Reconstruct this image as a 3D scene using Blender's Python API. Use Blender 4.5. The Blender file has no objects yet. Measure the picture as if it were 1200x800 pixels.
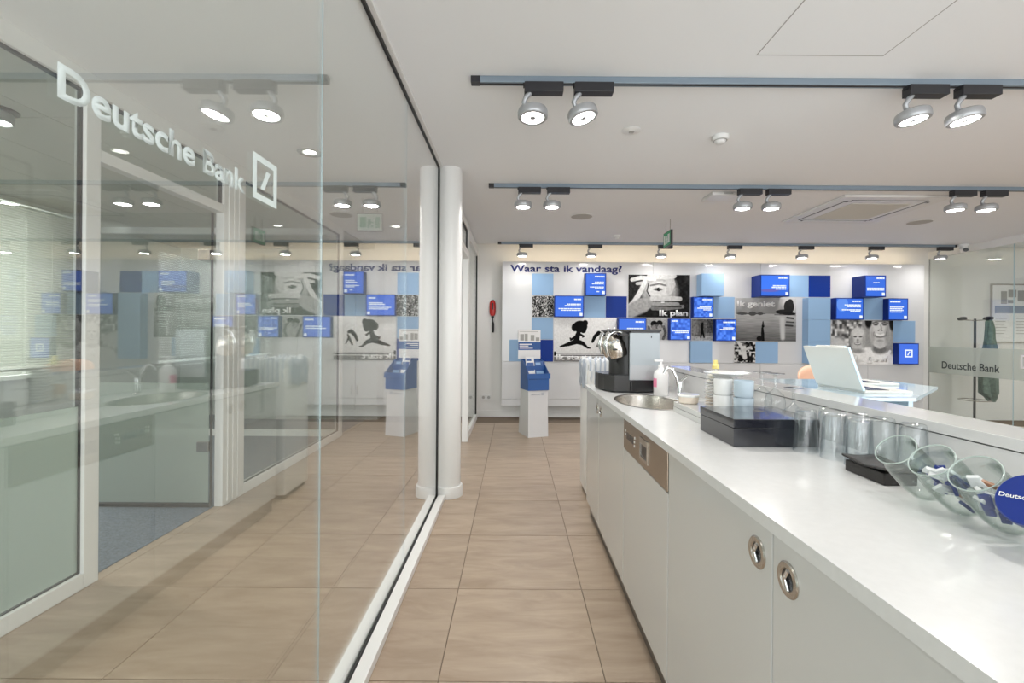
import bpy, bmesh, math, random
import numpy as np
from mathutils import Vector, Matrix

random.seed(7)
np.random.seed(7)
SC = bpy.context.scene
COL = SC.collection
PI = math.pi

# ------------------------------------------------------------------ camera
CAM_H = 1.243
cam = bpy.data.cameras.new('camera')
cam.sensor_width = 36.0
cam.lens = 542.0 / 1200.0 * 36.0
cam.shift_x = -3.0 / 1200.0
cam.shift_y = -9.0 / 1200.0
cam.clip_start = 0.02
camo = bpy.data.objects.new('camera', cam)
COL.objects.link(camo)
camo.matrix_world = (Matrix.Translation((0, 0, CAM_H)) @ Matrix.Rotation(PI / 2, 4, 'X')
                     @ Matrix.Rotation(math.radians(0.4), 4, 'Z'))
SC.camera = camo

# ------------------------------------------------------------------ world, daylight, fill, exposure
W = bpy.data.worlds.new('world')
SC.world = W
W.use_nodes = True
W.node_tree.nodes['Background'].inputs[0].default_value = (0.86, 0.93, 1.0, 1)
W.node_tree.nodes['Background'].inputs[1].default_value = 0.6
SC.view_settings.view_transform = 'Standard'
SC.view_settings.look = 'None'
SC.view_settings.exposure = 0.1
SC.view_settings.gamma = 1.0
SC.view_settings.use_curve_mapping = False
SC.cycles.max_bounces = 12
SC.cycles.diffuse_bounces = 5
SC.cycles.glossy_bounces = 6
SC.cycles.transparent_max_bounces = 40
SC.cycles.use_denoising = True
SC.cycles.use_adaptive_sampling = False


def area(name, loc, rot, sx, sy, power, color=(1, 1, 1)):
    l = bpy.data.lights.new(name, 'AREA')
    l.shape = 'RECTANGLE'
    l.size, l.size_y = sx, sy
    l.energy = power
    l.color = color
    o = bpy.data.objects.new(name, l)
    COL.objects.link(o)
    o.location = loc
    o.rotation_euler = rot
    return o


# fill lights added behind hall and corridor; daylight through the meeting room window
area('fill_behind_camera', (2.6, -2.72, 1.3), (PI / 2, 0, 0), 9.0, 2.2, 200, (0.96, 0.985, 1.0))  # added fill that evens out the light on hall and ceiling
area('daylight_meeting_room', (-4.93, 3.2, 1.55), (0, -PI / 2, 0), 1.6, 3.0, 62, (0.95, 0.98, 1.0))
area('fill_corridor_end', (-1.34, -2.72, 1.3), (PI / 2, 0, 0), 1.3, 2.2, 62, (0.95, 0.98, 1.0))  # added fill that keeps the corridor behind the glass bright


# ------------------------------------------------------------------ materials
def new_mat(name):
    m = bpy.data.materials.new(name)
    m.use_nodes = True
    nt = m.node_tree
    for n in list(nt.nodes):
        nt.nodes.remove(n)
    out = nt.nodes.new('ShaderNodeOutputMaterial')
    return m, nt, out


def pbr(name, col, rough=0.5, metal=0.0, spec=0.5, coat=0.0, bump=0.0, bscale=200.0, vary=0.0, vscale=6.0,
        emit=None, estr=0.0, stretch=None, aniso=0.0, trans=0.0):
    m, nt, out = new_mat(name)
    b = nt.nodes.new('ShaderNodeBsdfPrincipled')
    b.inputs['Base Color'].default_value = (*col, 1)
    b.inputs['Roughness'].default_value = rough
    b.inputs['Metallic'].default_value = metal
    b.inputs['Specular IOR Level'].default_value = spec
    b.inputs['Coat Weight'].default_value = coat
    b.inputs['Coat Roughness'].default_value = 0.04
    if emit:
        b.inputs['Emission Color'].default_value = (*emit, 1)
        b.inputs['Emission Strength'].default_value = estr
    tc = nt.nodes.new('ShaderNodeTexCoord')
    vec = tc.outputs['Object']
    if stretch:
        mp = nt.nodes.new('ShaderNodeMapping')
        mp.inputs['Scale'].default_value = stretch
        nt.links.new(vec, mp.inputs['Vector'])
        vec = mp.outputs['Vector']
    if vary > 0:
        n = nt.nodes.new('ShaderNodeTexNoise')
        n.inputs['Scale'].default_value = vscale
        n.inputs['Detail'].default_value = 5
        nt.links.new(vec, n.inputs['Vector'])
        r = nt.nodes.new('ShaderNodeValToRGB')
        lo = tuple(c * (1 - vary) for c in col)
        hi = tuple(min(1, c * (1 + vary)) for c in col)
        r.color_ramp.elements[0].position = 0.3
        r.color_ramp.elements[1].position = 0.7
        r.color_ramp.elements[0].color = (*lo, 1)
        r.color_ramp.elements[1].color = (*hi, 1)
        nt.links.new(n.outputs['Fac'], r.inputs['Fac'])
        nt.links.new(r.outputs['Color'], b.inputs['Base Color'])
    if bump > 0:
        n2 = nt.nodes.new('ShaderNodeTexNoise')
        n2.inputs['Scale'].default_value = bscale
        n2.inputs['Detail'].default_value = 3
        nt.links.new(vec, n2.inputs['Vector'])
        bp = nt.nodes.new('ShaderNodeBump')
        bp.inputs['Strength'].default_value = bump
        bp.inputs['Distance'].default_value = 0.002
        nt.links.new(n2.outputs['Fac'], bp.inputs['Height'])
        nt.links.new(bp.outputs['Normal'], b.inputs['Normal'])
    nt.links.new(b.outputs[0], out.inputs['Surface'])
    return m


def glass(name, tint=(0.95, 0.97, 0.955), ior=1.5, rough=0.0, refl=1.0, gain=1.0, edge=None):
    """thin sheet glass: straight transmission plus a mirror reflection that follows Fresnel"""
    m, nt, out = new_mat(name)
    g = nt.nodes.new('ShaderNodeNewGeometry')
    mix = nt.nodes.new('ShaderNodeMath')
    mix.operation = 'MULTIPLY_ADD'        # ior on the front, 1/ior on the back, so both faces act like air to glass
    mix.inputs[1].default_value = 1.0 / ior - ior
    mix.inputs[2].default_value = ior
    nt.links.new(g.outputs['Backfacing'], mix.inputs[0])
    f = nt.nodes.new('ShaderNodeFresnel')
    nt.links.new(mix.outputs[0], f.inputs['IOR'])
    fac = nt.nodes.new('ShaderNodeMath')
    fac.operation = 'MULTIPLY'
    fac.use_clamp = True
    fac.inputs[1].default_value = gain
    nt.links.new(f.outputs[0], fac.inputs[0])
    t = nt.nodes.new('ShaderNodeBsdfTransparent')
    t.inputs[0].default_value = (*tint, 1)
    if edge:                                # the light's path through the wall of a vessel grows longer at a slant
        lw = nt.nodes.new('ShaderNodeLayerWeight')
        lw.inputs['Blend'].default_value = 0.5
        pw = nt.nodes.new('ShaderNodeMath')
        pw.operation = 'POWER'
        pw.inputs[1].default_value = 2.3
        nt.links.new(lw.outputs['Facing'], pw.inputs[0])
        mc_ = nt.nodes.new('ShaderNodeMixRGB')
        mc_.inputs[1].default_value = (*tint, 1)
        mc_.inputs[2].default_value = (*edge, 1)
        nt.links.new(pw.outputs[0], mc_.inputs[0])
        nt.links.new(mc_.outputs[0], t.inputs[0])
    gl = nt.nodes.new('ShaderNodeBsdfGlossy')
    gl.inputs['Color'].default_value = (refl, refl, refl, 1)
    gl.inputs['Roughness'].default_value = rough
    ms = nt.nodes.new('ShaderNodeMixShader')
    nt.links.new(fac.outputs[0], ms.inputs[0])
    nt.links.new(t.outputs[0], ms.inputs[1])
    nt.links.new(gl.outputs[0], ms.inputs[2])
    nt.links.new(ms.outputs[0], out.inputs['Surface'])
    return m


def film(name, col, see=0.35):
    """frosted adhesive film: part diffuse, part see-through"""
    m, nt, out = new_mat(name)
    t = nt.nodes.new('ShaderNodeBsdfTransparent')
    t.inputs[0].default_value = (0.95, 0.97, 0.96, 1)
    d = nt.nodes.new('ShaderNodeBsdfDiffuse')
    d.inputs[0].default_value = (*col, 1)
    tl = nt.nodes.new('ShaderNodeBsdfTranslucent')
    tl.inputs[0].default_value = (*col, 1)
    m1 = nt.nodes.new('ShaderNodeMixShader')
    m1.inputs[0].default_value = 0.5
    nt.links.new(d.outputs[0], m1.inputs[1])
    nt.links.new(tl.outputs[0], m1.inputs[2])
    m2 = nt.nodes.new('ShaderNodeMixShader')
    m2.inputs[0].default_value = see
    nt.links.new(m1.outputs[0], m2.inputs[1])
    nt.links.new(t.outputs[0], m2.inputs[2])
    nt.links.new(m2.outputs[0], out.inputs['Surface'])
    return m


def emitter(name, col, s):
    m, nt, out = new_mat(name)
    e = nt.nodes.new('ShaderNodeEmission')
    e.inputs[0].default_value = (*col, 1)
    e.inputs[1].default_value = s
    nt.links.new(e.outputs[0], out.inputs['Surface'])
    return m


def printed(name, rough=0.6, lit=0.0):
    """flat print: colour comes from the sheet's own colour layer"""
    m, nt, out = new_mat(name)
    a = nt.nodes.new('ShaderNodeVertexColor')
    a.layer_name = 'print'
    b = nt.nodes.new('ShaderNodeBsdfPrincipled')
    b.inputs['Roughness'].default_value = rough
    b.inputs['Specular IOR Level'].default_value = 0.1
    if lit:
        b.inputs['Base Color'].default_value = (0.02, 0.02, 0.03, 1)
        b.inputs['Roughness'].default_value = 0.15
        nt.links.new(a.outputs[0], b.inputs['Emission Color'])
        b.inputs['Emission Strength'].default_value = lit
    else:
        nt.links.new(a.outputs[0], b.inputs['Base Color'])
    nt.links.new(b.outputs[0], out.inputs['Surface'])
    return m


def tile_material():
    m, nt, out = new_mat('floor_tile_beige')
    b = nt.nodes.new('ShaderNodeBsdfPrincipled')
    b.inputs['Roughness'].default_value = 0.33
    b.inputs['Specular IOR Level'].default_value = 0.4
    oi = nt.nodes.new('ShaderNodeObjectInfo')
    tc = nt.nodes.new('ShaderNodeTexCoord')
    add = nt.nodes.new('ShaderNodeVectorMath')
    add.operation = 'MULTIPLY_ADD'
    add.inputs[1].default_value = (1, 1, 1)
    cmb = nt.nodes.new('ShaderNodeCombineXYZ')
    ml = nt.nodes.new('ShaderNodeMath')
    ml.operation = 'MULTIPLY'
    ml.inputs[1].default_value = 37.0
    nt.links.new(oi.outputs['Random'], ml.inputs[0])
    nt.links.new(ml.outputs[0], cmb.inputs[0])
    nt.links.new(ml.outputs[0], cmb.inputs[1])
    nt.links.new(tc.outputs['Object'], add.inputs[0])
    nt.links.new(cmb.outputs[0], add.inputs[2])
    mp = nt.nodes.new('ShaderNodeMapping')
    mp.inputs['Rotation'].default_value = (0, 0, 0.7)
    mp.inputs['Scale'].default_value = (2.0, 9.0, 1.0)
    nt.links.new(add.outputs[0], mp.inputs['Vector'])
    n = nt.nodes.new('ShaderNodeTexNoise')
    n.inputs['Scale'].default_value = 1.4
    n.inputs['Detail'].default_value = 8
    n.inputs['Roughness'].default_value = 0.62
    n.inputs['Distortion'].default_value = 0.6
    nt.links.new(mp.outputs[0], n.inputs['Vector'])
    r = nt.nodes.new('ShaderNodeValToRGB')
    r.color_ramp.elements[0].position = 0.28
    r.color_ramp.elements[0].color = (0.325, 0.242, 0.174, 1)
    r.color_ramp.elements[1].position = 0.74
    r.color_ramp.elements[1].color = (0.485, 0.385, 0.295, 1)
    nt.links.new(n.outputs['Fac'], r.inputs['Fac'])
    hs = nt.nodes.new('ShaderNodeHueSaturation')
    mr = nt.nodes.new('ShaderNodeMapRange')
    mr.inputs['To Min'].default_value = 0.94
    mr.inputs['To Max'].default_value = 1.05
    nt.links.new(oi.outputs['Random'], mr.inputs['Value'])
    nt.links.new(mr.outputs[0], hs.inputs['Value'])
    nt.links.new(r.outputs[0], hs.inputs['Color'])
    nt.links.new(hs.outputs[0], b.inputs['Base Color'])
    nt.links.new(b.outputs[0], out.inputs['Surface'])
    return m


def towel_material():
    m, nt, out = new_mat('bin_liner')
    b = nt.nodes.new('ShaderNodeBsdfPrincipled')
    b.inputs['Roughness'].default_value = 0.22
    tc = nt.nodes.new('ShaderNodeTexCoord')
    w = nt.nodes.new('ShaderNodeTexWave')
    w.inputs['Scale'].default_value = 9.0
    w.inputs['Distortion'].default_value = 1.5
    nt.links.new(tc.outputs['Object'], w.inputs['Vector'])
    r = nt.nodes.new('ShaderNodeValToRGB')
    r.color_ramp.elements[0].position = 0.12
    r.color_ramp.elements[0].color = (0.46, 0.52, 0.62, 1)
    r.color_ramp.elements[1].position = 0.38
    r.color_ramp.elements[1].color = (0.74, 0.76, 0.78, 1)
    nt.links.new(w.outputs['Fac'], r.inputs['Fac'])
    nt.links.new(r.outputs[0], b.inputs['Base Color'])
    nt.links.new(b.outputs[0], out.inputs['Surface'])
    return m


M = dict(
    ceiling=pbr('ceiling_paint', (0.85, 0.862, 0.875), 0.9, bump=0.05),
    wall=pbr('wall_paint', (0.82, 0.815, 0.80), 0.7, bump=0.05),
    white_frame=pbr('white_lacquered_frame', (0.80, 0.80, 0.785), 0.35),
    panel=pbr('glossy_white_panel', (0.655, 0.66, 0.675), 0.09, coat=0.25),
    cabinet=pbr('cabinet_gloss_white', (0.585, 0.59, 0.58), 0.14, coat=0.35),
    worktop=pbr('worktop_composite', (0.67, 0.675, 0.67), 0.17, spec=0.32, vary=0.02, vscale=60),
    worktop_edge=pbr('bar_top_composite', (0.66, 0.66, 0.655), 0.10, coat=0.3),
    plinth=pbr('plinth_steel', (0.16, 0.145, 0.13), 0.35, metal=0.6),
    black=pbr('black_rubber', (0.012, 0.012, 0.013), 0.5),
    black_gloss=pbr('black_plastic', (0.02, 0.02, 0.022), 0.22),
    black_satin=pbr('black_satin_plastic', (0.028, 0.027, 0.027), 0.38),
    blackbox=pbr('black_lacquer', (0.011, 0.012, 0.018), 0.16, coat=0.5),
    leather=pbr('dark_leather', (0.018, 0.015, 0.014), 0.45, bump=0.3, bscale=300),
    steel=pbr('brushed_steel', (0.56, 0.53, 0.49), 0.27, metal=1.0, vary=0.08, vscale=30, stretch=(1, 30, 1)),
    steel_floor_reflect=pbr('dishwasher_steel', (0.42, 0.355, 0.29), 0.26, metal=1.0, vary=0.1, vscale=30, stretch=(1, 1, 40)),  # brown floor reflection put into the steel's colour
    chrome=pbr('chrome', (0.82, 0.82, 0.83), 0.07, metal=1.0),
    champagne=pbr('champagne_metal', (0.72, 0.66, 0.60), 0.22, metal=1.0),
    alu=pbr('track_aluminium', (0.23, 0.285, 0.34), 0.42, metal=0.35),
    lamp_grey=pbr('lamp_grey', (0.42, 0.43, 0.445), 0.35, metal=0.4),
    lamp_dark=pbr('lamp_black', (0.022, 0.022, 0.026), 0.4),
    led=emitter('led_disc', (1.0, 0.97, 0.92), 14.0),
    led_warm=emitter('led_strip_warm', (1.0, 0.76, 0.46), 13.0),
    glass=glass('partition_glass', (0.955, 0.968, 0.952), gain=2.2),
    glass_inner=glass('inner_glass', (0.955, 0.975, 0.96), gain=1.0),
    tumbler=glass('tumbler_glass', (0.97, 0.98, 0.985), 1.52, gain=1.1, edge=(.60, .64, .66)),
    jarglass=glass('jar_glass', (0.965, 0.98, 0.972), 1.52, gain=1.1, edge=(.36, .45, .41)),
    jarrim=pbr('jar_rim_glass', (.40, .47, .44), 0.05, coat=.5),
    frost=film('frosted_film', (0.60, 0.665, 0.615), 0.36),
    frost_band=film('frosted_band', (0.72, 0.76, 0.73), 0.45),
    glass_letter=film('etched_white_lettering', (0.86, 0.91, 0.91), 0.12),
    glass_edge=pbr('glass_edge', (0.45, 0.60, 0.68), 0.2),
    blue_glass=pbr('pale_blue_glass', (0.58, 0.74, 0.84), 0.08, coat=0.4),
    carpet=pbr('blue_carpet', (0.135, 0.165, 0.205), 0.95, vary=0.45, vscale=90, bump=0.8, bscale=300),
    tile=tile_material(),
    grout=pbr('grout', (0.20, 0.155, 0.115), 0.9),
    ceil_tile=pbr('ceiling_tile', (0.66, 0.655, 0.60), 0.9, bump=0.2, bscale=400),
    ceil_grid=pbr('ceiling_grid', (0.40, 0.40, 0.37), 0.7),
    light_blue=pbr('tile_light_blue', (0.29, 0.46, 0.69), 0.35, spec=0.25),
    dark_blue=pbr('tile_dark_blue', (0.007, 0.036, 0.26), 0.4, spec=0.15),
    case_blue=pbr('screen_case_blue', (0.006, 0.030, 0.23), 0.4, spec=0.2),
    kiosk_blue=pbr('kiosk_blue', (0.018, 0.095, 0.33), 0.35),
    letter_navy=pbr('letter_navy', (0.012, 0.022, 0.15), 0.4),
    letter_dark=pbr('letter_dark', (0.03, 0.04, 0.045), 0.5),
    letter_white=pbr('letter_white', (0.86, 0.86, 0.86), 0.5),
    letter_grey=pbr('letter_grey', (0.30, 0.34, 0.42), 0.5),
    screen_white=emitter('screen_white', (0.85, 0.92, 1.0), 1.0),
    printed=printed('photo_print'),
    screen=printed('screen_picture', lit=0.9),
    white_plastic=pbr('white_plastic', (0.78, 0.78, 0.77), 0.35),
    grey_plastic=pbr('grey_plastic', (0.40, 0.395, 0.38), 0.6),
    grille=pbr('speaker_grille', (0.47, 0.455, 0.43), 0.8, bump=0.5, bscale=500),
    porcelain=pbr('porcelain', (0.82, 0.82, 0.81), 0.12, coat=0.3),
    cup_reflect=pbr('white_cup_cool_reflection', (0.52, 0.62, 0.70), 0.2),  # white cup, its cool blue reflection put into the colour
    soap=pbr('soap_bottle', (0.80, 0.79, 0.79), 0.3),
    pink=pbr('pink_label', (0.80, 0.25, 0.40), 0.5),
    yellow=pbr('yellow_cap', (0.78, 0.66, 0.22), 0.4),
    honey=pbr('amber_syrup', (0.62, 0.42, 0.26), 0.2),
    label_cream=pbr('cream_label', (0.80, 0.70, 0.60), 0.5),
    red=pbr('red_plastic', (0.50, 0.014, 0.012), 0.3),
    candy_blue=pbr('wrapper_blue', (0.007, 0.028, 0.22), 0.3),
    candy_white=pbr('wrapper_white', (0.76, 0.77, 0.78), 0.35),
    candy_brown=pbr('wrapper_copper', (0.36, 0.17, 0.09), 0.35),
    machine_grey=pbr('machine_grey_panel', (0.36, 0.40, 0.43), 0.3),
    laptop=pbr('laptop_pale', (0.70, 0.70, 0.66), 0.35),
    laptop_dark=pbr('laptop_screen', (0.02, 0.02, 0.025), 0.2),
    peach=pbr('peach_shell', (0.78, 0.48, 0.34), 0.4),
    blue_fabric=pbr('blue_grey_fabric', (0.24, 0.30, 0.46), 0.9),
    coat=pbr('green_coat', (0.14, 0.20, 0.165), 0.8, vary=0.3, vscale=20),
    rack=pbr('coat_rack_dark', (0.05, 0.05, 0.05), 0.35, metal=0.7),
    exit_green=pbr('exit_green', (0.02, 0.22, 0.10), 0.4, emit=(0.05, 0.5, 0.25), estr=0.12),
    exit_pale=pbr('exit_pale', (0.55, 0.66, 0.60), 0.4),
    towel=towel_material(),
    blind=pbr('blind_slat', (0.66, 0.67, 0.61), 0.5),
    cupboard=pbr('cupboard_white', (0.60, 0.61, 0.585), 0.3),
)


# ------------------------------------------------------------------ mesh helpers
def tag(o, label=None, cat=None, group=None, kind=None):
    if label: o['label'] = label
    if cat: o['category'] = cat
    if group: o['group'] = group
    if kind: o['kind'] = kind
    return o


def empty(name, loc=(0, 0, 0), rz=0.0, label=None, cat=None, group=None):
    o = bpy.data.objects.new(name, None)
    COL.objects.link(o)
    o.empty_display_size = 0.05
    o.location = loc
    o.rotation_euler = (0, 0, rz)
    return tag(o, label, cat, group)


def link(name, me, parent=None, loc=None):
    o = bpy.data.objects.new(name, me)
    COL.objects.link(o)
    if loc is not None:
        o.location = loc
    if parent is not None:
        o.parent = parent
    return o


def copy_tree(o, parent=None):
    c = o.copy()
    COL.objects.link(c)
    c.parent = parent
    for ch in [x for x in bpy.data.objects if x.parent == o]:
        copy_tree(ch, c)
    return c


class MB:
    """collects shapes in one bmesh; build() links them as one mesh object"""
    def __init__(self):
        self.bm = bmesh.new()

    def box(self, x0, x1, y0, y1, z0, z1, bev=0.0):
        mt = Matrix.Translation(((x0 + x1) / 2, (y0 + y1) / 2, (z0 + z1) / 2)) @ Matrix.Diagonal((x1 - x0, y1 - y0, z1 - z0, 1))
        r = bmesh.ops.create_cube(self.bm, size=1.0, matrix=mt)
        if bev > 0:
            es = list({e for v in r['verts'] for e in v.link_edges})
            bmesh.ops.bevel(self.bm, geom=es, offset=bev, segments=2, profile=0.6, affect='EDGES')
        return self

    def cyl(self, p0, p1, r0, r1=None, seg=24, caps=True):
        p0, p1 = Vector(p0), Vector(p1)
        r1 = r0 if r1 is None else r1
        d = p1 - p0
        q = Vector((0, 0, 1)).rotation_difference(d.normalized()).to_matrix().to_4x4()
        mt = Matrix.Translation((p0 + p1) / 2) @ q
        bmesh.ops.create_cone(self.bm, cap_ends=caps, segments=seg, radius1=r0, radius2=r1, depth=d.length, matrix=mt)
        return self

    def lathe(self, prof, seg=32, mt=None):
        """profile [(r, z)...] turned around z"""
        mt = mt or Matrix.Identity(4)
        rings = []
        for r, z in prof:
            if r < 1e-6:
                rings.append([self.bm.verts.new(mt @ Vector((0, 0, z)))])
            else:
                rings.append([self.bm.verts.new(mt @ Vector((r * math.cos(2 * PI * i / seg), r * math.sin(2 * PI * i / seg), z)))
                              for i in range(seg)])
        for a, b in zip(rings, rings[1:]):
            for i in range(seg):
                j = (i + 1) % seg
                va = [a[0]] if len(a) == 1 else [a[i], a[j]]
                vb = [b[0]] if len(b) == 1 else [b[j], b[i]]
                vs = va + vb
                if len(vs) >= 3:
                    try:
                        self.bm.faces.new(vs)
                    except ValueError:
                        pass
        return self

    def tube(self, pts, r, seg=10, caps=True):
        pts = [Vector(p) for p in pts]
        rs = r if isinstance(r, (list, tuple)) else [r] * len(pts)
        rings = []
        up = Vector((0, 0, 1))
        for i, p in enumerate(pts):
            t = (pts[min(i + 1, len(pts) - 1)] - pts[max(i - 1, 0)]).normalized()
            ref = up if abs(t.dot(up)) < 0.95 else Vector((0, 1, 0))
            if i == 0:
                n = t.cross(ref).normalized()
            else:
                n = (n - t * n.dot(t)).normalized()
            b = t.cross(n)
            rings.append([self.bm.verts.new(p + (n * math.cos(2 * PI * k / seg) + b * math.sin(2 * PI * k / seg)) * rs[i]) for k in range(seg)])
        for a, b in zip(rings, rings[1:]):
            for k in range(seg):
                self.bm.faces.new((a[k], a[(k + 1) % seg], b[(k + 1) % seg], b[k]))
        if caps:
            self.bm.faces.new(rings[0][::-1])
            self.bm.faces.new(rings[-1])
        return self

    def prism(self, poly, vec):
        """polygon of 3D points extruded along vec"""
        vec = Vector(vec)
        a = [self.bm.verts.new(Vector(p)) for p in poly]
        b = [self.bm.verts.new(Vector(p) + vec) for p in poly]
        n = len(a)
        self.bm.faces.new(a[::-1])
        self.bm.faces.new(b)
        for i in range(n):
            self.bm.faces.new((a[i], a[(i + 1) % n], b[(i + 1) % n], b[i]))
        return self

    def ring_prism(self, outer, inner, vec):
        vec = Vector(vec)
        n = len(outer)
        A = [self.bm.verts.new(Vector(p)) for p in outer]
        B = [self.bm.verts.new(Vector(p)) for p in inner]
        C = [self.bm.verts.new(Vector(p) + vec) for p in outer]
        D = [self.bm.verts.new(Vector(p) + vec) for p in inner]
        for i in range(n):
            j = (i + 1) % n
            self.bm.faces.new((A[i], A[j], B[j], B[i]))
            self.bm.faces.new((C[j], C[i], D[i], D[j]))
            self.bm.faces.new((A[j], A[i], C[i], C[j]))
            self.bm.faces.new((B[i], B[j], D[j], D[i]))
        return self

    def xform(self, mt):
        bmesh.ops.transform(self.bm, matrix=mt, verts=self.bm.verts)
        return self

    def mesh(self, name, mat, smooth=False):
        bmesh.ops.recalc_face_normals(self.bm, faces=self.bm.faces)
        me = bpy.data.meshes.new(name)
        self.bm.to_mesh(me)
        self.bm.free()
        me.materials.append(M[mat])
        if smooth:
            for p in me.polygons:
                p.use_smooth = True
            try:
                me.set_sharp_from_angle(angle=math.radians(38))
            except Exception:
                pass
        return me

    def build(self, name, mat, parent=None, smooth=False, origin=None, local=False):
        """world coordinates unless local; the object's origin is put at the parent or at 'origin'"""
        off = None
        if not local:
            if parent is not None:
                off = Vector((0, 0, 0))
                p = parent
                while p is not None:
                    off += Vector(p.location)
                    p = p.parent
            elif origin is not None:
                off = Vector(origin)
        if off is not None:
            bmesh.ops.translate(self.bm, vec=-off, verts=self.bm.verts)
        me = self.mesh(name, mat, smooth)
        return link(name, me, parent, None if (parent is not None or local) else off)


def box_obj(name, mat, b, parent=None, bev=0.0, origin=None, smooth=False):
    return MB().box(*b, bev=bev).build(name, mat, parent, origin=origin, smooth=smooth)


def struct(name, mat, b, bev=0.0):
    return tag(box_obj(name, mat, b, bev=bev, origin=((b[0] + b[1]) / 2, (b[2] + b[3]) / 2, b[4])), kind='structure')


def text_obj(name, s, mat, parent, org, right, up, width=None, cap=None, bold=0.0, depth=0.002, local=False):
    """lettering as a thin mesh; org = lower left corner of the first capital, measured in the world"""
    cu = bpy.data.curves.new('lettering', 'FONT')
    cu.body = s
    cu.size = 1.0
    cu.offset = bold
    cu.resolution_u = 4
    tmp = bpy.data.objects.new('lettering_tmp', cu)
    COL.objects.link(tmp)
    dg = bpy.context.evaluated_depsgraph_get()
    me = bpy.data.meshes.new_from_object(tmp.evaluated_get(dg))
    bpy.data.objects.remove(tmp)
    bpy.data.curves.remove(cu)
    xs = [v.co.x for v in me.vertices]
    x0, x1 = min(xs), max(xs)
    sy = (cap / 0.73) if cap else width / (x1 - x0)
    sx = (width / (x1 - x0)) if width else sy
    right, up = Vector(right).normalized(), Vector(up).normalized()
    nrm = right.cross(up)
    org = Vector(org)
    off = Vector((0, 0, 0))
    p = parent
    while p is not None and not local:
        off += Vector(p.location)
        p = p.parent
    bm = bmesh.new()
    bm.from_mesh(me)
    bmesh.ops.remove_doubles(bm, verts=bm.verts, dist=1e-5)
    for v in bm.verts:
        v.co = org + right * ((v.co.x - x0) * sx) + up * (v.co.y * sy) - off
    r = bmesh.ops.extrude_face_region(bm, geom=list(bm.faces))
    bmesh.ops.translate(bm, vec=nrm * depth, verts=[g for g in r['geom'] if isinstance(g, bmesh.types.BMVert)])
    bmesh.ops.recalc_face_normals(bm, faces=bm.faces)
    bm.to_mesh(me)
    bm.free()
    me.name = name
    me.materials.clear()
    me.materials.append(M[mat])
    return link(name, me, parent)


def logo_mesh(mb, org, right, up, size, depth=0.002, th=0.15):
    """square frame with a slanted stroke in it"""
    o, r, u = Vector(org), Vector(right).normalized() * size, Vector(up).normalized() * size
    n = r.cross(u).normalized() * depth
    P = lambda a, b: o + r * a + u * b
    mb.ring_prism([P(0, 0), P(1, 0), P(1, 1), P(0, 1)], [P(th, th), P(1 - th, th), P(1 - th, 1 - th), P(th, 1 - th)], n)
    mb.prism([P(.30, .27), P(.45, .27), P(.70, .73), P(.55, .73)], n)
    return mb


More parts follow.
